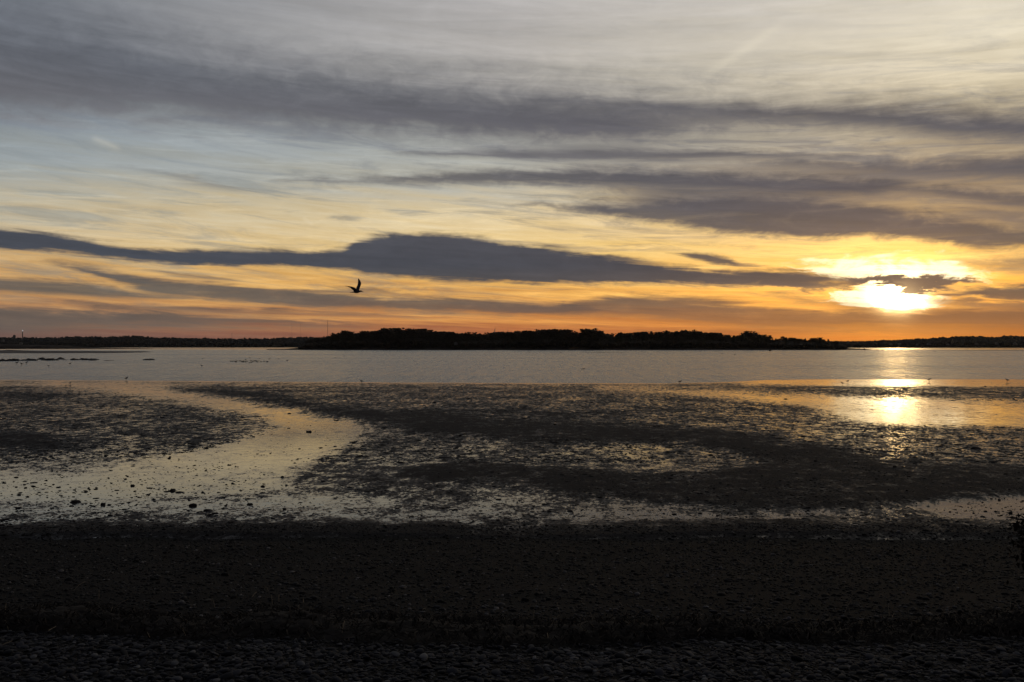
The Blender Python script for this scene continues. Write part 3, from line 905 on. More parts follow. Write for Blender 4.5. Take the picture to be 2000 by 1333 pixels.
# ------------------------------------------------------------------ rock ledge in the bay, left
def ledge(px0, px1, ytop, ybase, seed, label):
    rr = np.random.default_rng(seed)
    d = ground_d(ybase)
    x0, x1 = (px0 - 1000) / F * d, (px1 - 1000) / F * d
    hh = (ybase - ytop) / F * d
    n_ = max(5, int((x1 - x0) / 0.5))
    cx = rr.uniform(x0, x1, n_); cyy = d + rr.uniform(0, 2.5, n_)
    tap = np.clip(np.minimum(cx - x0, x1 - cx) / (0.25 * (x1 - x0)) + 0.35, 0, 1)
    rz = hh * rr.uniform(0.55, 1.0, n_) * tap
    rad = np.stack([rr.uniform(0.5, 1.1, n_), rr.uniform(0.5, 1.0, n_), rz], -1)
    v, f = lumps(ICO2, np.stack([cx - (x0 + x1) / 2, cyy - d, np.full(n_, -0.05)], -1), rad, rough=0.1, tilt=0.05)
    return link('rock_ledge', mesh_np('rock_ledge', v, f, M_rock), None, ((x0 + x1) / 2, d, 0.0), label, 'rock ledge', 'weedy rock ledges awash in the bay')


ledge(-60, 14, 700, 706, 1, 'low weedy rock ledge cut by the left edge of the picture')
ledge(14, 32, 699, 705.5, 2, 'short rock ledge between two gaps near the left edge')
ledge(40, 72, 700, 705, 3, 'low rock ledge third along from the left edge in the bay')
ledge(70, 78, 697.5, 703, 4, 'squat upright rock rising in the row of ledges in the bay')
ledge(80, 108, 699.5, 704.5, 5, 'rock ledge in the middle of the row awash in the bay')
ledge(109, 114, 698, 702.5, 6, 'small block standing between the two rightmost ledges in the bay')
ledge(124, 186, 699, 703.8, 7, 'long flat rock ledge at the right end of the row in the bay')
ledge(172, 178, 703.6, 705, 8, 'tiny rock awash off the tip of the long flat ledge')
ledge(200, 210, 703.6, 705, 9, 'low rock awash by itself right of the long flat ledge')
ledge(282, 289, 700.5, 704, 10, 'dark boulder alone in open water right of the rock ledges')


# ------------------------------------------------------------------ low land, far hills, island
def land(name, D0, D1, prof, mat, label, foot=-0.4, amp=0.12):
    """prof: (px, crest row) at D0..D1; a long low body of land with rounded front"""
    pxs = np.array([q[0] for q in prof], float); ysx = np.array([q[1] for q in prof], float)
    xs_ = np.linspace(pxs[0], pxs[-1], 260)
    h = CAMZ + (HOR - np.interp(xs_, pxs, ysx)) / F * D0
    tt = np.array([0, 0.04, 0.12, 0.25, 0.45, 0.7, 1.0])
    hh = np.array([0, 0.35, 0.62, 0.85, 1.0, 0.9, 0.0])
    P = np.zeros((len(tt), len(xs_), 3))
    for i, (t, q) in enumerate(zip(tt, hh)):
        D = D0 + t * (D1 - D0)
        P[i, :, 0] = (xs_ - 1000) / F * D
        P[i, :, 1] = D + 0.01 * (D1 - D0) * np.sin(xs_ * 0.05)
        P[i, :, 2] = foot + (np.maximum(h, 0.0) - foot) * q * (1 + amp * fbm(xs_ * 0.06, xs_ * 0 + i, 70) * (q > 0))
    o = link(name, grid_mesh(name, P, mat), kind='structure')
    o['label'] = label
    return o


def canopy(name, D, depth, prof, base_h, size, n_, mat, label, seed, px_pad=0):
    """a far-off wood that reads as one mass: thousands of leaf clumps under the skyline"""
    rr = np.random.default_rng(seed)
    pxs = np.array([q[0] for q in prof], float); ysx = np.array([q[1] for q in prof], float)
    px = rr.uniform(pxs[0], pxs[-1], n_)
    t = rr.uniform(0, 1, n_) ** 1.3
    Dd = D + depth * t
    crest = CAMZ + (HOR - np.interp(px, pxs, ysx)) / F * D
    # height rises from shore to crest
    prof_h = base_h + (crest - base_h) * np.clip(0.35 + 0.75 * t, 0, 1)
    top = prof_h * (1 + 0.10 * fbm(px * 0.12, t * 6, seed) * 2)
    zz = top - np.abs(rr.normal(0, 1, n_)) * size * 1.4 - size * 0.6
    r_ = size * rr.uniform(0.5, 1.2, n_)
    rad = np.stack([r_, r_, r_ * rr.uniform(0.6, 1.0, n_)], -1)
    v, f = lumps(ICO1, np.stack([(px - 1000) / F * Dd, Dd, np.maximum(zz, 0.3)], -1), rad, rough=0.22)
    o = link(name, mesh_np(name, v, f, mat, False), kind='stuff')
    o['label'] = label
    return o


LEFT_HILL = [(-500, 658), (-100, 656), (0, 656.5), (80, 657.5), (120, 656), (175, 655), (205, 656), (240, 654.5), (270, 653.8), (300, 657), (400, 659), (480, 660), (520, 659.5),
             (560, 658), (610, 656.5), (650, 655), (760, 654), (1000, 656), (1300, 660), (1500, 664), (1700, 667)]
RIGHT_HILL = [(1560, 667), (1640, 666.5), (1690, 666), (1722, 664), (1740, 665), (1760, 662.5), (1785, 661.5), (1800, 660.5), (1840, 658), (1875, 655), (1900, 655.2), (1930, 656.5), (1950, 656),
              (1970, 654), (1985, 655), (2000, 654), (2150, 650), (2500, 652)]
low = lambda pr, k: [(x, y + k) for x, y in pr]
land('far_hills', 2000, 2900, low(LEFT_HILL, 1.5), M_hill, 'long low wooded hills across the bay on the left')
canopy('far_wood', 2000, 300, low(LEFT_HILL, -0.8), 4, 2.6, 26000, M_farwood, 'dark wood covering the long low hills across the bay', 5)
land('right_shore', 1650, 2300, low(RIGHT_HILL, 1.5), M_hill, 'wooded shore rising towards the right edge under the sun')
canopy('shore_wood', 1650, 220, low(RIGHT_HILL, -0.8), 4, 2.3, 18000, M_farwood, 'wood covering the rising shore below the sunset', 6)

# sand spits and bars
land('sand_spit', 1000, 1060, [(-600, 672), (0, 672.5), (60, 673.5), (120, 675), (150, 677.5), (200, 679.5), (240, 680.2), (300, 681.4)], M_island, 'low dark spit running out from the left edge', amp=0.3)
land('mud_bank', 380, 620, [(-700, 688), (0, 689), (120, 689.6), (200, 690.2), (270, 690.9), (310, 691.3)], M_bar, 'low grey mud bank just clear of the water on the left', amp=0.02, foot=-0.3)
land('sand_bar', 560, 575, [(-500, 684.6), (0, 684.8), (20, 684.4), (50, 685), (85, 686.2)], M_island, 'thin dark bar in the bay at the left edge', amp=0.5)
land('thin_bar', 430, 436, [(1128, 689.3), (1170, 688.9), (1210, 689.1), (1228, 689.4)], M_bar, 'thin bar barely awash before the island', amp=0.1)
land('thin_bar', 640, 650, [(1820, 684.9), (1880, 684.3), (2000, 684.2), (2400, 684.2)], M_bar, 'thin bar awash off the right shore', amp=0.1)

ISL_D = 720.0
ISLAND = [(520, 683.5), (560, 682.8), (585, 680), (600, 676), (640, 673), (700, 672), (900, 671), (1200, 671), (1450, 672), (1600, 674), (1640, 677), (1660, 681), (1690, 683.2), (1700, 683.8)]
land('island', ISL_D, ISL_D + 190, ISLAND, M_island, 'low wooded island in the middle of the bay', amp=0.15)
SKYL = [(585, 674), (592, 668), (600, 663), (622, 660), (650, 656), (662, 649), (676, 647), (697, 652.5), (711, 647), (732, 649), (749, 644), (774, 642), (795, 643), (826, 644), (840, 649), (858, 647),
        (882, 651), (917, 652.5), (935, 650), (963, 651.5), (987, 649), (1015, 647), (1040, 648), (1061, 644), (1089, 642.5), (1106, 645.5), (1127, 650), (1145, 645), (1162, 646.5), (1180, 652.5),
        (1197, 656), (1204, 657.5), (1215, 650), (1246, 648), (1272, 648), (1320, 647), (1368, 648), (1400, 652), (1424, 654), (1440, 655), (1456, 652), (1466, 648), (1476, 654), (1498, 657),
        (1508, 662), (1520, 659), (1540, 659), (1560, 662), (1580, 661), (1600, 660), (1616, 664), (1636, 667), (1650, 675)]
canopy('island_wood', ISL_D + 8, 110, low(SKYL, 2.2), 3.0, 1.5, 18000, M_leaf, 'dense dark wood covering the island', 8)


# trees of the island's skyline
def tree_proto(kind, seed):
    """unit tree, 1 m high: tapered trunk with limbs, ragged crown of leaf clumps"""
    rr = np.random.default_rng(seed)
    bm = bmesh.new()

    def limb(a, b, r0, r1):
        a, b = Vector(a), Vector(b)
        q = (b - a).to_track_quat('Z', 'Y')
        ring = []
        for c, r_ in ((a, r0), (b, r1)):
            ring.append([bm.verts.new(c + q @ Vector((r_ * math.cos(k * 2.094), r_ * math.sin(k * 2.094), 0))) for k in range(3)])
        for k in range(3):
            bm.faces.new((ring[0][k], ring[0][(k + 1) % 3], ring[1][(k + 1) % 3], ring[1][k]))
    limb((0, 0, 0), (0.01, 0, 0.5), 0.022, 0.014)
    limb((0.01, 0, 0.5), (0, 0.01, 0.92), 0.014, 0.004)
    tips = []
    for k in range(9 if kind == 'broad' else 12):
        z0 = rr.uniform(0.3, 0.75) if kind == 'broad' else rr.uniform(0.25, 0.9)
        a_ = rr.uniform(0, 6.28)
        reach = rr.uniform(0.18, 0.36) if kind == 'broad' else 0.30 * (1.08 - z0)
        e = (math.cos(a_) * reach, math.sin(a_) * reach, min(0.95, z0 + (rr.uniform(0.1, 0.3) if kind == 'broad' else 0.03)))
        limb((0.005, 0, z0), e, 0.008, 0.002)
        tips.append(e)
    tr = bpy.data.meshes.new('trunk'); bm.to_mesh(tr); bm.free(); tr.materials.append(M_bark)
    if kind == 'broad':
        lobes = [Vector(t) for t in tips] + [Vector((0, 0, 0.86)), Vector((0.05, 0, 0.7))]
        n_ = 150
        c = []
        for _ in range(n_):
            l = lobes[rr.integers(len(lobes))]
            c.append(np.array(l) + rr.normal(0, 1, 3) * (0.075, 0.075, 0.06))
        c = np.array(c); r_ = rr.uniform(0.02, 0.055, n_)
    elif kind == 'pine':
        n_ = 150
        zz = 0.2 + 0.8 * rr.uniform(0, 1, n_) ** 0.9
        ra = 0.27 * (1.05 - zz) * (0.7 + 0.3 * np.sin(zz * 45)) * rr.uniform(0.4, 1.1, n_)
        a_ = rr.uniform(0, 6.28, n_)
        c = np.stack([np.cos(a_) * ra, np.sin(a_) * ra, zz - 0.02], -1); r_ = rr.uniform(0.02, 0.045, n_)
    else:  # nearly bare
        n_ = 60
        c = np.array([np.array(tips[rr.integers(len(tips))]) + rr.normal(0, 0.07, 3) for _ in range(n_)]); r_ = rr.uniform(0.008, 0.025, n_)
    c[:, 2] = np.minimum(c[:, 2], 0.985)
    sv = globals()['rng']
    v, f = lumps(ICO1, c, np.stack([r_ * 1.2, r_ * 1.2, r_ * 0.8], -1), rough=0.3)
    cr = mesh_np('crown', v, f, M_pine if kind == 'pine' else M_leaf, False)
    return tr, cr


PROT = [tree_proto('broad', 11), tree_proto('broad', 12), tree_proto('broad', 13), tree_proto('broad', 14), tree_proto('pine', 15), tree_proto('pine', 16), tree_proto('bare', 17)]


def plant_tree(kind_i, px, ytop, D, base_z, label, group, wide=1.0, name=None):
    top = CAMZ + (HOR - ytop) / F * D
    hgt_ = top - base_z
    tr, cr = PROT[kind_i]
    nm = name or ('pine_tree' if kind_i in (4, 5) else 'broadleaf_tree')
    e = link(nm, None, None, ((px - 1000) / F * D, D, base_z), label, 'tree', group)
    e.empty_display_size = 0.5
    e.rotation_euler = (0, 0, rng.uniform(0, 6.28))
    e.scale = (hgt_ * wide, hgt_ * wide, hgt_)
    link('trunk', tr, e); link('crown', cr, e)
    return e


sx_ = np.array([q[0] for q in SKYL]); sy_ = np.array([q[1] for q in SKYL])
for px in sorted(list(np.cumsum(rng.uniform(5.0, 10.0, 150)) + 590) + list(np.cumsum(rng.uniform(9.0, 16.0, 110)) + 594)):
    if px > 1640: continue
    px = float(px)
    k = int(rng.integers(0, 4)) if px < 1200 else int(rng.choice([0, 1, 2, 3, 0, 4, 5]))
    ytop = float(np.interp(px, sx_, sy_)) + rng.normal(0, 1.3) + float(rng.choice([0.3, 0.3, 2.5]))
    D = ISL_D + rng.uniform(12, 70)
    part_ = ('over the left hump of the island' if px < 860 else 'between the two humps of the island' if px < 1000 else 'left of the notch in the island skyline' if px < 1204
             else 'on the level stretch right of the notch' if px < 1440 else 'on the low right end of the island')
    nm_lab = ('dark pine in the wood ' if k >= 4 else 'round-crowned dark tree in the wood ') + part_
    plant_tree(k, px, ytop, D, 3.0, nm_lab, nm_lab.replace('dark pine', 'dark pines').replace('dark tree', 'dark trees'), rng.uniform(1.0, 1.5) * (1.35 if k >= 4 else 1.0))
SPECIAL = [(0, 1466, 647.0, 1.2, 'tallest lone tree rising above the wood near the right end of the island'),
           (1, 750, 643.0, 1.1, 'broad tree crown at the left peak of the island skyline'),
           (3, 1147, 643.8, 1.2, 'feathery tree just left of the notch in the island skyline'),
           (4, 1213, 649.0, 1.1, 'pine at the right side of the notch in the island skyline'),
           (5, 1192, 653.5, 1.0, 'small pine at the left side of the notch in the island skyline'),
           (2, 676, 646.5, 1.2, 'outermost tall tree at the left end of the island wood'),
           (6, 1603, 659.0, 1.3, 'nearly bare pale tree at the right end of the island wood'),
           (6, 1148, 645.0, 1.3, 'thin-twigged bare tree beside the feathery tree left of the notch')]
for k, px, yt, wd, lab in SPECIAL:
    plant_tree(k, px, yt, ISL_D + 14, 3.0, lab, None, wd, name='bare_tree' if k == 6 else None)
# boulders off both tips of the island
BL = ['boulder lying nearest the right tip of the island', 'small boulder second out from the right tip of the island', 'boulder third out from the right tip of the island', 'widest boulder in the row off the right tip of the island',
      'low boulder fifth out from the right tip of the island', 'last but one low boulder off the right tip of the island', 'outermost low boulder off the right tip of the island', 'lone boulder close under the island shore, left of its right tip']
for i, (px, py, w, h) in enumerate([(1662, 683.0, 5, 2), (1670, 683.4, 4, 2), (1678, 683.6, 5, 2.2), (1688, 684.0, 6, 2), (1700, 684.2, 4, 1.4), (1714, 684.4, 4, 1.2), (1724, 684.5, 4, 1.2), (1504, 686, 4, 2)]):
    d = ground_d(py)
    o = link('boulder', rock_protos[i % 8], None, ((px - 1000) / F * d, d, -0.05),
             BL[i], 'boulder', 'boulders off the tip of the island' if i < 7 else None)
    o.scale = (w / F * d / 2, w / F * d / 2, h / F * d / 0.5)


# ------------------------------------------------------------------ masts, tower, turbine, houses
def tube(bm, a, b, r0, r1, k=6):
    a, b = Vector(a), Vector(b)
    q = (b - a).to_track_quat('Z', 'Y')
    rg = []
    for c, r_ in ((a, r0), (b, r1)):
        rg.append([bm.verts.new(c + q @ Vector((r_ * math.cos(i * 6.2832 / k), r_ * math.sin(i * 6.2832 / k), 0))) for i in range(k)])
    for i in range(k):
        bm.faces.new((rg[0][i], rg[0][(i + 1) % k], rg[1][(i + 1) % k], rg[1][i]))
    bm.faces.new(rg[0][::-1]); bm.faces.new(rg[1])


def bm_obj(name, bm, mat, parent=None, smooth=False, **kw):
    me = bpy.data.meshes.new(name)
    bmesh.ops.recalc_face_normals(bm, faces=bm.faces)
    bm.to_mesh(me); bm.free()
    me.materials.append(mat)
    if smooth:
        me.polygons.foreach_set('use_smooth', np.ones(len(me.polygons), dtype=bool))
    return link(name, me, parent, **kw)


def lattice_mast(px, ytop, D, r_, label, group=None):
    base = 12.0
    top = CAMZ + (HOR - ytop) / F * D - base
    e = link('radio_mast', None, None, ((px - 1000) / F * D, D, base), label, 'radio mast', group)
    bm = bmesh.new()
    for k in range(3):
        a_ = k * 2.094
        tube(bm, (r_ * math.cos(a_), r_ * math.sin(a_), 0), (r_ * .6 * math.cos(a_), r_ * .6 * math.sin(a_), top), r_ * 0.28, r_ * 0.22, 4)
    for j in range(int(top / 4)):
        for k in range(3):
            a_, b_ = k * 2.094, (k + 1) * 2.094
            tube(bm, (r_ * .8 * math.cos(a_), r_ * .8 * math.sin(a_), j * 4), (r_ * .8 * math.cos(b_), r_ * .8 * math.sin(b_), j * 4 + 4), r_ * 0.14, r_ * 0.14, 3)
    bm_obj('lattice', bm, M_steel, e)
    bm = bmesh.new()
    tube(bm, (0, 0, top), (0, 0, top + 3), 0.12, 0.05, 4)
    bm_obj('antenna', bm, M_steel, e)
    return e


lattice_mast(640, 626, 2050, 0.55, 'tallest radio mast, rising left of the island wood')
lattice_mast(570, 630, 2150, 0.22, 'faint thin mast left of the tallest mast')
lattice_mast(587, 634, 2150, 0.18, 'faint thin mast nearest left of the tallest mast')
lattice_mast(453, 650, 2100, 0.45, 'short radio mast above the middle of the far hills')
lattice_mast(400, 656, 2100, 0.2, 'tiny mast left of the short one above the far hills')
lattice_mast(992, 644, 1500, 0.4, 'short mast behind the island just right of the wind turbine')
lattice_mast(1033, 643, 1500, 0.3, 'thin mast above the right slope of the island wood')

# slender tower with a beacon
D = 2000
e = link('beacon_tower', None, None, ((44 - 1000) / F * D, D, 18), 'slender tower with a small pale light at its top above the left hills', 'tower')
top = CAMZ + (HOR - 645.5) / F * D - 18
bm = bmesh.new(); tube(bm, (0, 0, 0), (0, 0, top - 2), 1.1, 0.8, 8); bm_obj('shaft', bm, M_steel, e)
M_lamp, n, p = material('beacon_light')
n.put(p.inputs['Base Color'], (0.8, 0.8, 0.8)); n.put(p.inputs['Emission Color'], (0.9, 0.95, 1.0)); n.put(p.inputs['Emission Strength'], 0.5)
bm = bmesh.new(); bmesh.ops.create_uvsphere(bm, u_segments=10, v_segments=6, radius=1.15)
bmesh.ops.translate(bm, verts=bm.verts, vec=(0, 0, top - 1.0)); bm_obj('beacon', bm, M_lamp, e, True)
bm = bmesh.new(); tube(bm, (0, 0, top), (0, 0, top + 3), 0.15, 0.08, 4); bm_obj('antenna', bm, M_steel, e)
e = link('roof_hut', None, None, ((28 - 1000) / F * D, D, 23), 'small dark block on the left hilltop beside the tower', 'hut')
bm = bmesh.new(); bmesh.ops.create_cube(bm, size=1.0)
for v_ in bm.verts: v_.co = Vector((v_.co.x * 4, v_.co.y * 4, v_.co.z * 4 + 1.0))
bm_obj('wall', bm, M_roof, e)
bm = bmesh.new(); tube(bm, (0, 0, 3), (0, 0, 4.4), 2.9, 0.3, 4); bm_obj('roof', bm, M_roof, e)

# wind turbine behind the island
D = 1500
base = 8
e = link('wind_turbine', None, None, ((966 - 1000) / F * D, D, base), 'small wind turbine standing above the island wood', 'wind turbine')
hub_z = CAMZ + (HOR - 648.5) / F * D - base
bm = bmesh.new(); tube(bm, (0, 0, 0), (0, 0, hub_z), 0.75, 0.4, 8); bm_obj('tower', bm, M_white, e)
bm = bmesh.new(); tube(bm, (0, -1.2, hub_z), (0, 1.8, hub_z), 0.55, 0.45, 6); bm_obj('nacelle', bm, M_white, e)
for k in range(3):
    a_ = math.radians(90 - 8 + 120 * k)
    bm = bmesh.new()
    L = 7.0
    pts = [(0.4, 0.35), (1.6, 0.55), (L * 0.6, 0.38), (L, 0.10)]
    vs_ = []
    for r_, c_ in pts:
        for sgn, yy in ((-1, 0.12), (1, 0.12), (1, -0.12), (-1, -0.12)):
            x_ = r_ * math.cos(a_) - sgn * c_ * math.sin(a_); z_ = r_ * math.sin(a_) + sgn * c_ * math.cos(a_)
            vs_.append(bm.verts.new((x_, -1.1 + yy, hub_z + z_)))
    for i in range(len(pts) - 1):
        for j in range(4):
            bm.faces.new((vs_[i * 4 + j], vs_[i * 4 + (j + 1) % 4], vs_[i * 4 + 4 + (j + 1) % 4], vs_[i * 4 + 4 + j]))
    bm.faces.new(vs_[-4:]); bm.faces.new(vs_[:4][::-1])
    bm_obj('blade', bm, M_white, e)


def house(px, py, D, w, h, label, group):
    c = at(px, py, D)
    e = link('house', None, None, (c.x, D, c.z), label, 'house', group)
    bm = bmesh.new()
    dpt = w * 0.7
    P_ = [(-w / 2, 0), (w / 2, 0), (w / 2, h * .62), (0, h * 0.98), (-w / 2, h * .62)]
    fr = [bm.verts.new((x_, 0, z_)) for x_, z_ in P_]; bk = [bm.verts.new((x_, dpt, z_)) for x_, z_ in P_]
    bm.faces.new(fr); bm.faces.new(bk[::-1])
    for i in range(5): bm.faces.new((fr[i], fr[(i + 1) % 5], bk[(i + 1) % 5], bk[i]))
    bm_obj('wall', bm, M_wall, e)
    bm = bmesh.new()
    for sgn in (-1, 1):
        a_ = [(0, -0.3, h), (sgn * (w / 2 + 0.4), -0.3, h * .6), (sgn * (w / 2 + 0.4), dpt + 0.3, h * .6), (0, dpt + 0.3, h)]
        up_ = [bm.verts.new(q) for q in a_]; dn = [bm.verts.new((q[0], q[1], q[2] + 0.25)) for q in a_]
        bm.faces.new(up_); bm.faces.new(dn[::-1])
        for i in range(4): bm.faces.new((up_[i], up_[(i + 1) % 4], dn[(i + 1) % 4], dn[i]))
    bm_obj('roof', bm, M_roof, e)
    for sx2 in (-0.25, 0.25):
        bm = bmesh.new(); bmesh.ops.create_cube(bm, size=1.0)
        for v_ in bm.verts: v_.co = Vector((v_.co.x * w * 0.16 + sx2 * w, v_.co.y * 0.12 - 0.05, v_.co.z * h * 0.22 + h * 0.32))
        bm_obj('window', bm, M_glass, e)


house(890, 674.5, ISL_D - 1, 2.6, 2.4, 'pale grey cabin at the foot of the island wood', None)
for px, py, w, h, lab in [(1741, 674, 8, 6, 'pale house leftmost among the dim houses on the right shore'), (1758, 673, 9, 6, 'pale house second from the left on the right shore'),
                          (1792, 674, 7, 5, 'small grey house low on the right shore between two groups'), (1815, 673.5, 10, 7, 'wide pale house near the middle of the right shore'),
                          (1852, 674, 8, 6, 'grey house right of the wide pale house on the shore'), (1908, 673, 9, 6, 'dim house on the shore under the hill crest'),
                          (1948, 672.5, 10, 7, 'pale house second from the right edge on the shore'), (1984, 673, 10, 7, 'dim house nearest the right edge on the shore')]:
    house(px, py + 1, 1640, w * 0.55, h * 0.6, lab, 'houses along the right shore')
for px, py, lab in [(4, 668, 'pale house at the left edge below the far hills'), (40, 673, 'small pale house low on the far left shore')]:
    house(px, py, 1985, 6, 4.5, lab, 'houses along the left shore')


# ------------------------------------------------------------------ birds
def ring_loft(bm, rings, k=10):
    """rings: (x, y, z, ry, rz) ellipses along the spine"""
    prev = None
    for x_, y_, z_, ry, rz in rings:
        cur_ = [bm.verts.new((x_, y_ + ry * math.cos(i * 6.2832 / k), z_ + rz * math.sin(i * 6.2832 / k))) for i in range(k)]
        if prev:
            for i in range(k): bm.faces.new((prev[i], prev[(i + 1) % k], cur_[(i + 1) % k], cur_[i]))
        else:
            bm.faces.new(cur_[::-1])
        prev = cur_
    bm.faces.new(prev)


def wing(bm, secs, th=0.012):
    """secs: (leading point, trailing point) from root to tip; a thin cambered wing"""
    prev = None
    for i, (a, b) in enumerate(secs):
        a, b = Vector(a), Vector(b)
        if i + 1 < len(secs): sp = Vector(secs[i + 1][0]) - a
        nrm = (b - a).cross(sp)
        nrm = nrm.normalized() if nrm.length > 1e-6 else Vector((0, 1, 0))
        t_ = th * (1.0 - 0.7 * i / max(1, len(secs) - 1))
        mid_ = a.lerp(b, 0.35)
        cur_ = [bm.verts.new(q) for q in (a, mid_ + nrm * t_, b, mid_ - nrm * t_)]
        if prev:
            for j in range(4): bm.faces.new((prev[j], prev[(j + 1) % 4], cur_[(j + 1) % 4], cur_[j]))
        else:
            bm.faces.new(cur_[::-1])
        prev = cur_
    bm.faces.new(prev)


def solid_body(name, bm, mat, voxel, parent):
    """fuse the lofts into one continuous surface"""
    o = bm_obj(name, bm, mat, parent, True)
    md = o.modifiers.new('fuse', 'REMESH')
    md.mode = 'VOXEL'; md.voxel_size = voxel; md.use_smooth_shade = True
    return o


# the gull in flight, heading right, wings raised in an open V (units of photo pixels at its distance)
D = 42.0
U = D / F
c = at(694, 570, D)
g1 = link('gull', None, None, c, 'dark gull flying to the right above the island with one wing raised', 'gull')
bm = bmesh.new()
def q(zx, zy, yy=0.0): return (((zx - 940) / 10) * U, yy * U, ((500 - zy) / 10) * U)
def ringq(zx, zy, ry, rz): a_ = q(zx, zy); return (a_[0], 0, a_[2], ry * U, rz * U)
ring_loft(bm, [ringq(832, 517, 1.6, .25), ringq(870, 514, 2.0, .6), ringq(905, 510, 1.5, 1.1), ringq(940, 508, 2.1, 2.3), ringq(975, 505, 2.4, 2.7), ringq(1005, 500, 2.2, 2.4),
               ringq(1030, 494, 1.6, 1.6), ringq(1050, 491, 1.35, 1.4), ringq(1066, 494, 1.05, 1.1), ringq(1076, 498, .6, .6)], 12)
wing(bm, [(q(1015, 490, 0.6), q(925, 505, 0.6)), (q(1018, 455, 1.5), q(942, 468, 1.8)), (q(1028, 415, 3.2), q(953, 418, 3.2)), (q(1044, 365, 5.0), q(970, 370, 4.6)),
          (q(1047, 332, 6.0), q(977, 330, 5.8)), (q(1030, 288, 6.5), q(979, 285, 6.5)), (q(1008, 254, 6.6), q(981, 255, 6.6)), (q(994, 238, 6.6), q(984, 240, 6.6))], 0.030)
wing(bm, [(q(1005, 492, -0.6), q(915, 505, -0.6)), (q(975, 455, -4), q(905, 483, -3)), (q(940, 425, -9), q(885, 462, -8)), (q(900, 412, -14), q(862, 432, -13)),
          (q(850, 406, -18), q(825, 418, -17)), (q(780, 398, -21), q(784, 408, -21))], 0.030)
b = solid_body('body', bm, M_gull_dark, 0.0045, g1)
bm = bmesh.new()
ring_loft(bm, [ringq(1070, 496, .55, .55), ringq(1082, 502, .5, .55), ringq(1090, 506, .42, .7), ringq(1098, 510, .15, .25)], 8)
bm_obj('bill', bm, M_gull_bill, g1, True)

# the second bird, low over the water
D = 100.0
U = D / F
g2 = link('gull', None, None, at(1138, 721, D), 'small dark bird flying low over the bay right of the middle', 'gull')
bm = bmesh.new()
def q2(zx, zy, yy=0.0): return ((zx - 692) / 5 * U, yy * U, (458 - zy) / 5 * U)
def r2_(zx, zy, ry, rz): a_ = q2(zx, zy); return (a_[0], 0, a_[2], ry * U, rz * U)
ring_loft(bm, [r2_(682, 459, .5, .15), r2_(688, 459, .6, .45), r2_(696, 459, .8, .8), r2_(704, 458, .7, .7), r2_(710, 456, .5, .5), r2_(715, 455, .2, .2)], 8)
wing(bm, [(q2(703, 457, -.3), q2(690, 458, -.3)), (q2(690, 455, -3), q2(682, 458, -3)), (q2(682, 460, -5), q2(676, 462, -5)), (q2(679, 470, -6), q2(677, 471, -6))], 0.02)
wing(bm, [(q2(706, 457, .3), q2(694, 458, .3)), (q2(712, 451, 3), q2(702, 454, 3)), (q2(717, 446, 6), q2(712, 448, 6))], 0.02)
solid_body('body', bm, M_gull_dark, 0.012, g2)
bm = bmesh.new(); ring_loft(bm, [r2_(714, 455, .18, .18), r2_(719, 454, .05, .06)], 6); bm_obj('bill', bm, M_gull_bill, g2)


# a standing gull, 0.42 m tall, facing +x
def make_gull():
    e = link('gull', None, None, (0, 0, 0), 'x', 'gull')
    bm = bmesh.new()
    ring_loft(bm, [(-.27, 0, .21, .02, .008), (-.20, 0, .22, .035, .02), (-.12, 0, .235, .055, .05), (-.02, 0, .245, .07, .075), (.06, 0, .26, .068, .075), (.11, 0, .29, .05, .055),
                   (.135, 0, .33, .036, .038), (.15, 0, .365, .036, .036), (.175, 0, .375, .033, .033), (.20, 0, .37, .018, .018)], 10)
    for sgn in (-1, 1):
        wing(bm, [((.07, .055 * sgn, .29), (.05, .05 * sgn, .2)), ((-.05, .072 * sgn, .285), (-.05, .07 * sgn, .215)), ((-.2, .045 * sgn, .25), (-.18, .04 * sgn, .22)), ((-.31, .015 * sgn, .235), (-.30, .015 * sgn, .225))], 0.012)
    b_ = solid_body('body', bm, M_gull_dark, 0.01, e)
    bm = bmesh.new(); ring_loft(bm, [(.195, 0, .37, .013, .013), (.235, 0, .362, .009, .012), (.255, 0, .352, .003, .004)], 6); bm_obj('bill', bm, M_gull_bill, e)
    for sgn in (-1, 1):
        bm = bmesh.new()
        tube(bm, (.0, .03 * sgn, .19), (-.015, .03 * sgn, .10), .010, .007, 5); tube(bm, (-.015, .03 * sgn, .105), (.0, .03 * sgn, .0), .007, .007, 5)
        tube(bm, (.0, .03 * sgn, .006), (.055, .03 * sgn, .006), .012, .016, 5)
        bm_obj('leg', bm, M_gull_bill, e)
    return e


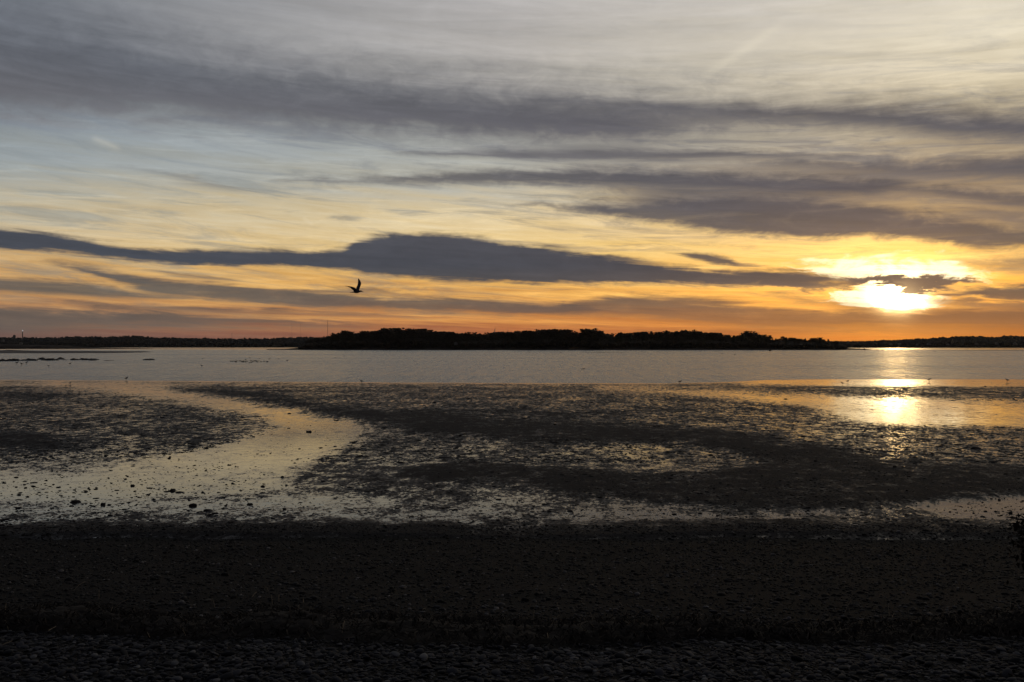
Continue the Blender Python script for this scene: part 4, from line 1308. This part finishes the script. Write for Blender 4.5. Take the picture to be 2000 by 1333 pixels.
gull0 = make_gull()
BIRDS = [  # px, base row, height px, facing, label
    (247, 743.5, 9, 0, 'gull standing at the water\'s edge nearest the left of the picture'),
    (706, 749, 8, 1, 'gull standing alone at the water\'s edge below the flying gull'),
    (1328, 750, 8, 0, 'gull standing at the edge where the shoreline bends, right of the middle'),
    (1645, 752.5, 8, 1, 'nearer of two gulls standing left of the sun glare'),
    (1656, 747.5, 7, 0, 'farther of two gulls standing left of the sun glare'),
    (1815, 745, 8, 0, 'gull standing upright just right of the sun glare on the waterline'),
    (1967, 746, 8, 1, 'gull standing nearest the right edge at the waterline'),
    (1773, 758, 6, 1, 'small bird standing in the glare on the wet mud'),
    (137, 751.5, 6, 0, 'farther of the small birds feeding on the mud at the left'),
    (137, 756.5, 5, 1, 'nearer of the small birds feeding on the mud at the left'),
    (129, 755.5, 5, 0, 'leftmost of the small birds feeding on the mud at the left'),
    (33, 712.5, 7, 0, 'leftmost wading bird in the shallows before the rock ledges'),
    (42, 714.5, 7, 1, 'middle of three wading birds before the rock ledges'),
    (52, 712, 7, 0, 'rightmost of three wading birds before the rock ledges'),
    (95, 717.5, 5, 1, 'small low bird in the shallows right of the three waders'),
    (137, 713.5, 6, 0, 'wading bird alone before the long flat rock ledge'),
    (394, 717.5, 6, 1, 'small upright bird alone on the open water'),
]
for i, (px, py, h, fl, lab) in enumerate(BIRDS):
    shore = np.interp(px, SHX, SHY)
    d = ground_d(py, 0.0)
    z = 0.0
    if py > shore + 1:
        d = (CAMZ - 0.03) * F / (py - HOR)
        z = max(float(flat_z(np.array([(px - 1000) / F * d]), np.array([d]))[0]), 0.0)
    sc_ = 0.9 * h / F * d / 0.41
    pos = ((px - 1000) / F * d, d, z - 0.01)
    rz = (math.pi if fl else 0) + rng.uniform(-0.5, 0.5)
    if i == 0:
        gull0.location = pos; gull0.rotation_euler = (0, 0, rz); gull0.scale = (sc_,) * 3
        gull0['label'] = lab; gull0['group'] = 'birds standing along the shore'
    else:
        copy_thing(gull0, pos, rz, sc_, lab, 'birds standing along the shore')

# ducks afloat
bm = bmesh.new()
ring_loft(bm, [(-.27, 0, .10, .01, .01), (-.18, 0, .07, .07, .05), (-.05, 0, .06, .11, .08), (.08, 0, .07, .10, .08), (.15, 0, .12, .045, .05), (.18, 0, .19, .035, .04), (.21, 0, .21, .036, .036), (.25, 0, .205, .022, .022), (.31, 0, .195, .014, .008)], 8)
duck0 = bm_obj('duck', bm, M_duck, None, True, cat='duck')
dk = []
for k in range(24):
    dk.append((rng.normal(484, 20), rng.normal(707.0, 1.0), 'duck swimming in the flock on the open bay', 'ducks of the flock on the bay'))
for px, py in ((480, 703), (488, 700), (498, 706), (463, 705), (507, 701), (454, 707), (516, 707), (526, 702), (522, 708)):
    dk.append((px, py, 'duck swimming in the flock on the open bay', 'ducks of the flock on the bay'))
for px, py, lab in ((544, 702, 'duck on the water just right of the flock'), (561, 705, 'second duck to the right of the flock'), (396, 701, 'duck alone left of the flock'),
                    (655, 700, 'left one of two ducks below the left end of the island'), (673, 696, 'right one of two ducks below the left end of the island'),
                    (1034, 689.5, 'left duck of a wide-spaced pair close under the island'), (1095, 689.5, 'right duck of a wide-spaced pair close under the island'),
                    (1410, 691, 'tiny duck under the right half of the island'), (1435, 694, 'tiny duck nearer than its neighbour under the right half of the island'),
                    (1826, 687.5, 'duck by the thin bar off the right shore')):
    dk.append((px, py, lab, None))
for i, (px, py, lab, grp) in enumerate(dk):
    d = ground_d(py)
    o = duck0 if i == 0 else duck0.copy()
    if i: COL.objects.link(o)
    o.location = ((px - 1000) / F * d, d, -0.01)
    o.rotation_euler = (0, 0, rng.choice([0, math.pi]) + rng.uniform(-0.6, 0.6))
    sc_ = rng.uniform(0.8, 1.1) * (1.0 if d < 320 else 1.6)
    o.scale = (sc_,) * 3
    o['label'] = lab; o['category'] = 'duck'
    if grp: o['group'] = grp
    elif 'group' in o: del o['group']

# ------------------------------------------------------------------ shrub at the right edge
D = 7.3
bxp = (2052 - 1000) / F * D
bz = float(beach_z(np.array([bxp]), np.array([D]))[0])
sh = link('shrub', None, None, (bxp, D, bz), 'dark leafy shrub cut by the right edge above the shingle', 'shrub')
hh = CAMZ + (HOR - 1012) / F * D - bz
bm = bmesh.new()
tips = []
for k in range(16):
    a_ = rng.uniform(0, 6.28); rr_ = rng.uniform(0.08, 0.30); hz = rng.uniform(0.45, 0.95) * hh
    m_ = (math.cos(a_) * rr_ * .4, math.sin(a_) * rr_ * .4, hz * .55); t_ = (math.cos(a_) * rr_, math.sin(a_) * rr_, hz)
    tube(bm, (0, 0, -0.02), m_, .009, .006, 5); tube(bm, m_, t_, .006, .002, 4)
    tips += [m_, t_, tuple((Vector(m_) + Vector(t_)) / 2)]
bm_obj('stem', bm, M_bark, sh)
NL = 2600
tp = np.array(tips)[rng.integers(0, len(tips), NL)] + rng.normal(0, 0.055, (NL, 3))
tp[:, 2] = np.clip(tp[:, 2], 0.02, hh)
a1 = rng.normal(0, 1, (NL, 3)); a1 /= np.linalg.norm(a1, axis=1)[:, None]
a2 = np.cross(a1, rng.normal(0, 1, (NL, 3))); a2 /= np.linalg.norm(a2, axis=1)[:, None]
l_ = rng.uniform(0.015, 0.032, NL)[:, None]
V = np.stack([tp - a1 * l_, tp + a2 * l_ * .4, tp + a1 * l_, tp - a2 * l_ * .4], 1).reshape(-1, 3)
link('foliage', mesh_np('foliage', V, np.arange(NL * 4).reshape(-1, 4), M_bush, False), sh)

# ------------------------------------------------------------------ evening haze over the bay
bm = bmesh.new()
bmesh.ops.create_cube(bm, size=1.0)
for v_ in bm.verts:
    v_.co = Vector((v_.co.x * 6400, v_.co.y * 3500 + 1600, v_.co.z * 92 + 44.0))
hm = bpy.data.materials.new('haze_air')
hm.use_nodes = True
hm.node_tree.nodes.clear()
hn = NT(hm.node_tree)
ho = hn.node('ShaderNodeOutputMaterial')
pv = hn.node('ShaderNodeVolumePrincipled')
pv.inputs['Color'].default_value = (0.92, 0.93, 0.96, 1)
pv.inputs['Density'].default_value = 0.00002
pv.inputs['Anisotropy'].default_value = 0.75
hm.node_tree.links.new(pv.outputs[0], ho.inputs['Volume'])
hz = bm_obj('haze', bm, hm, kind='stuff')
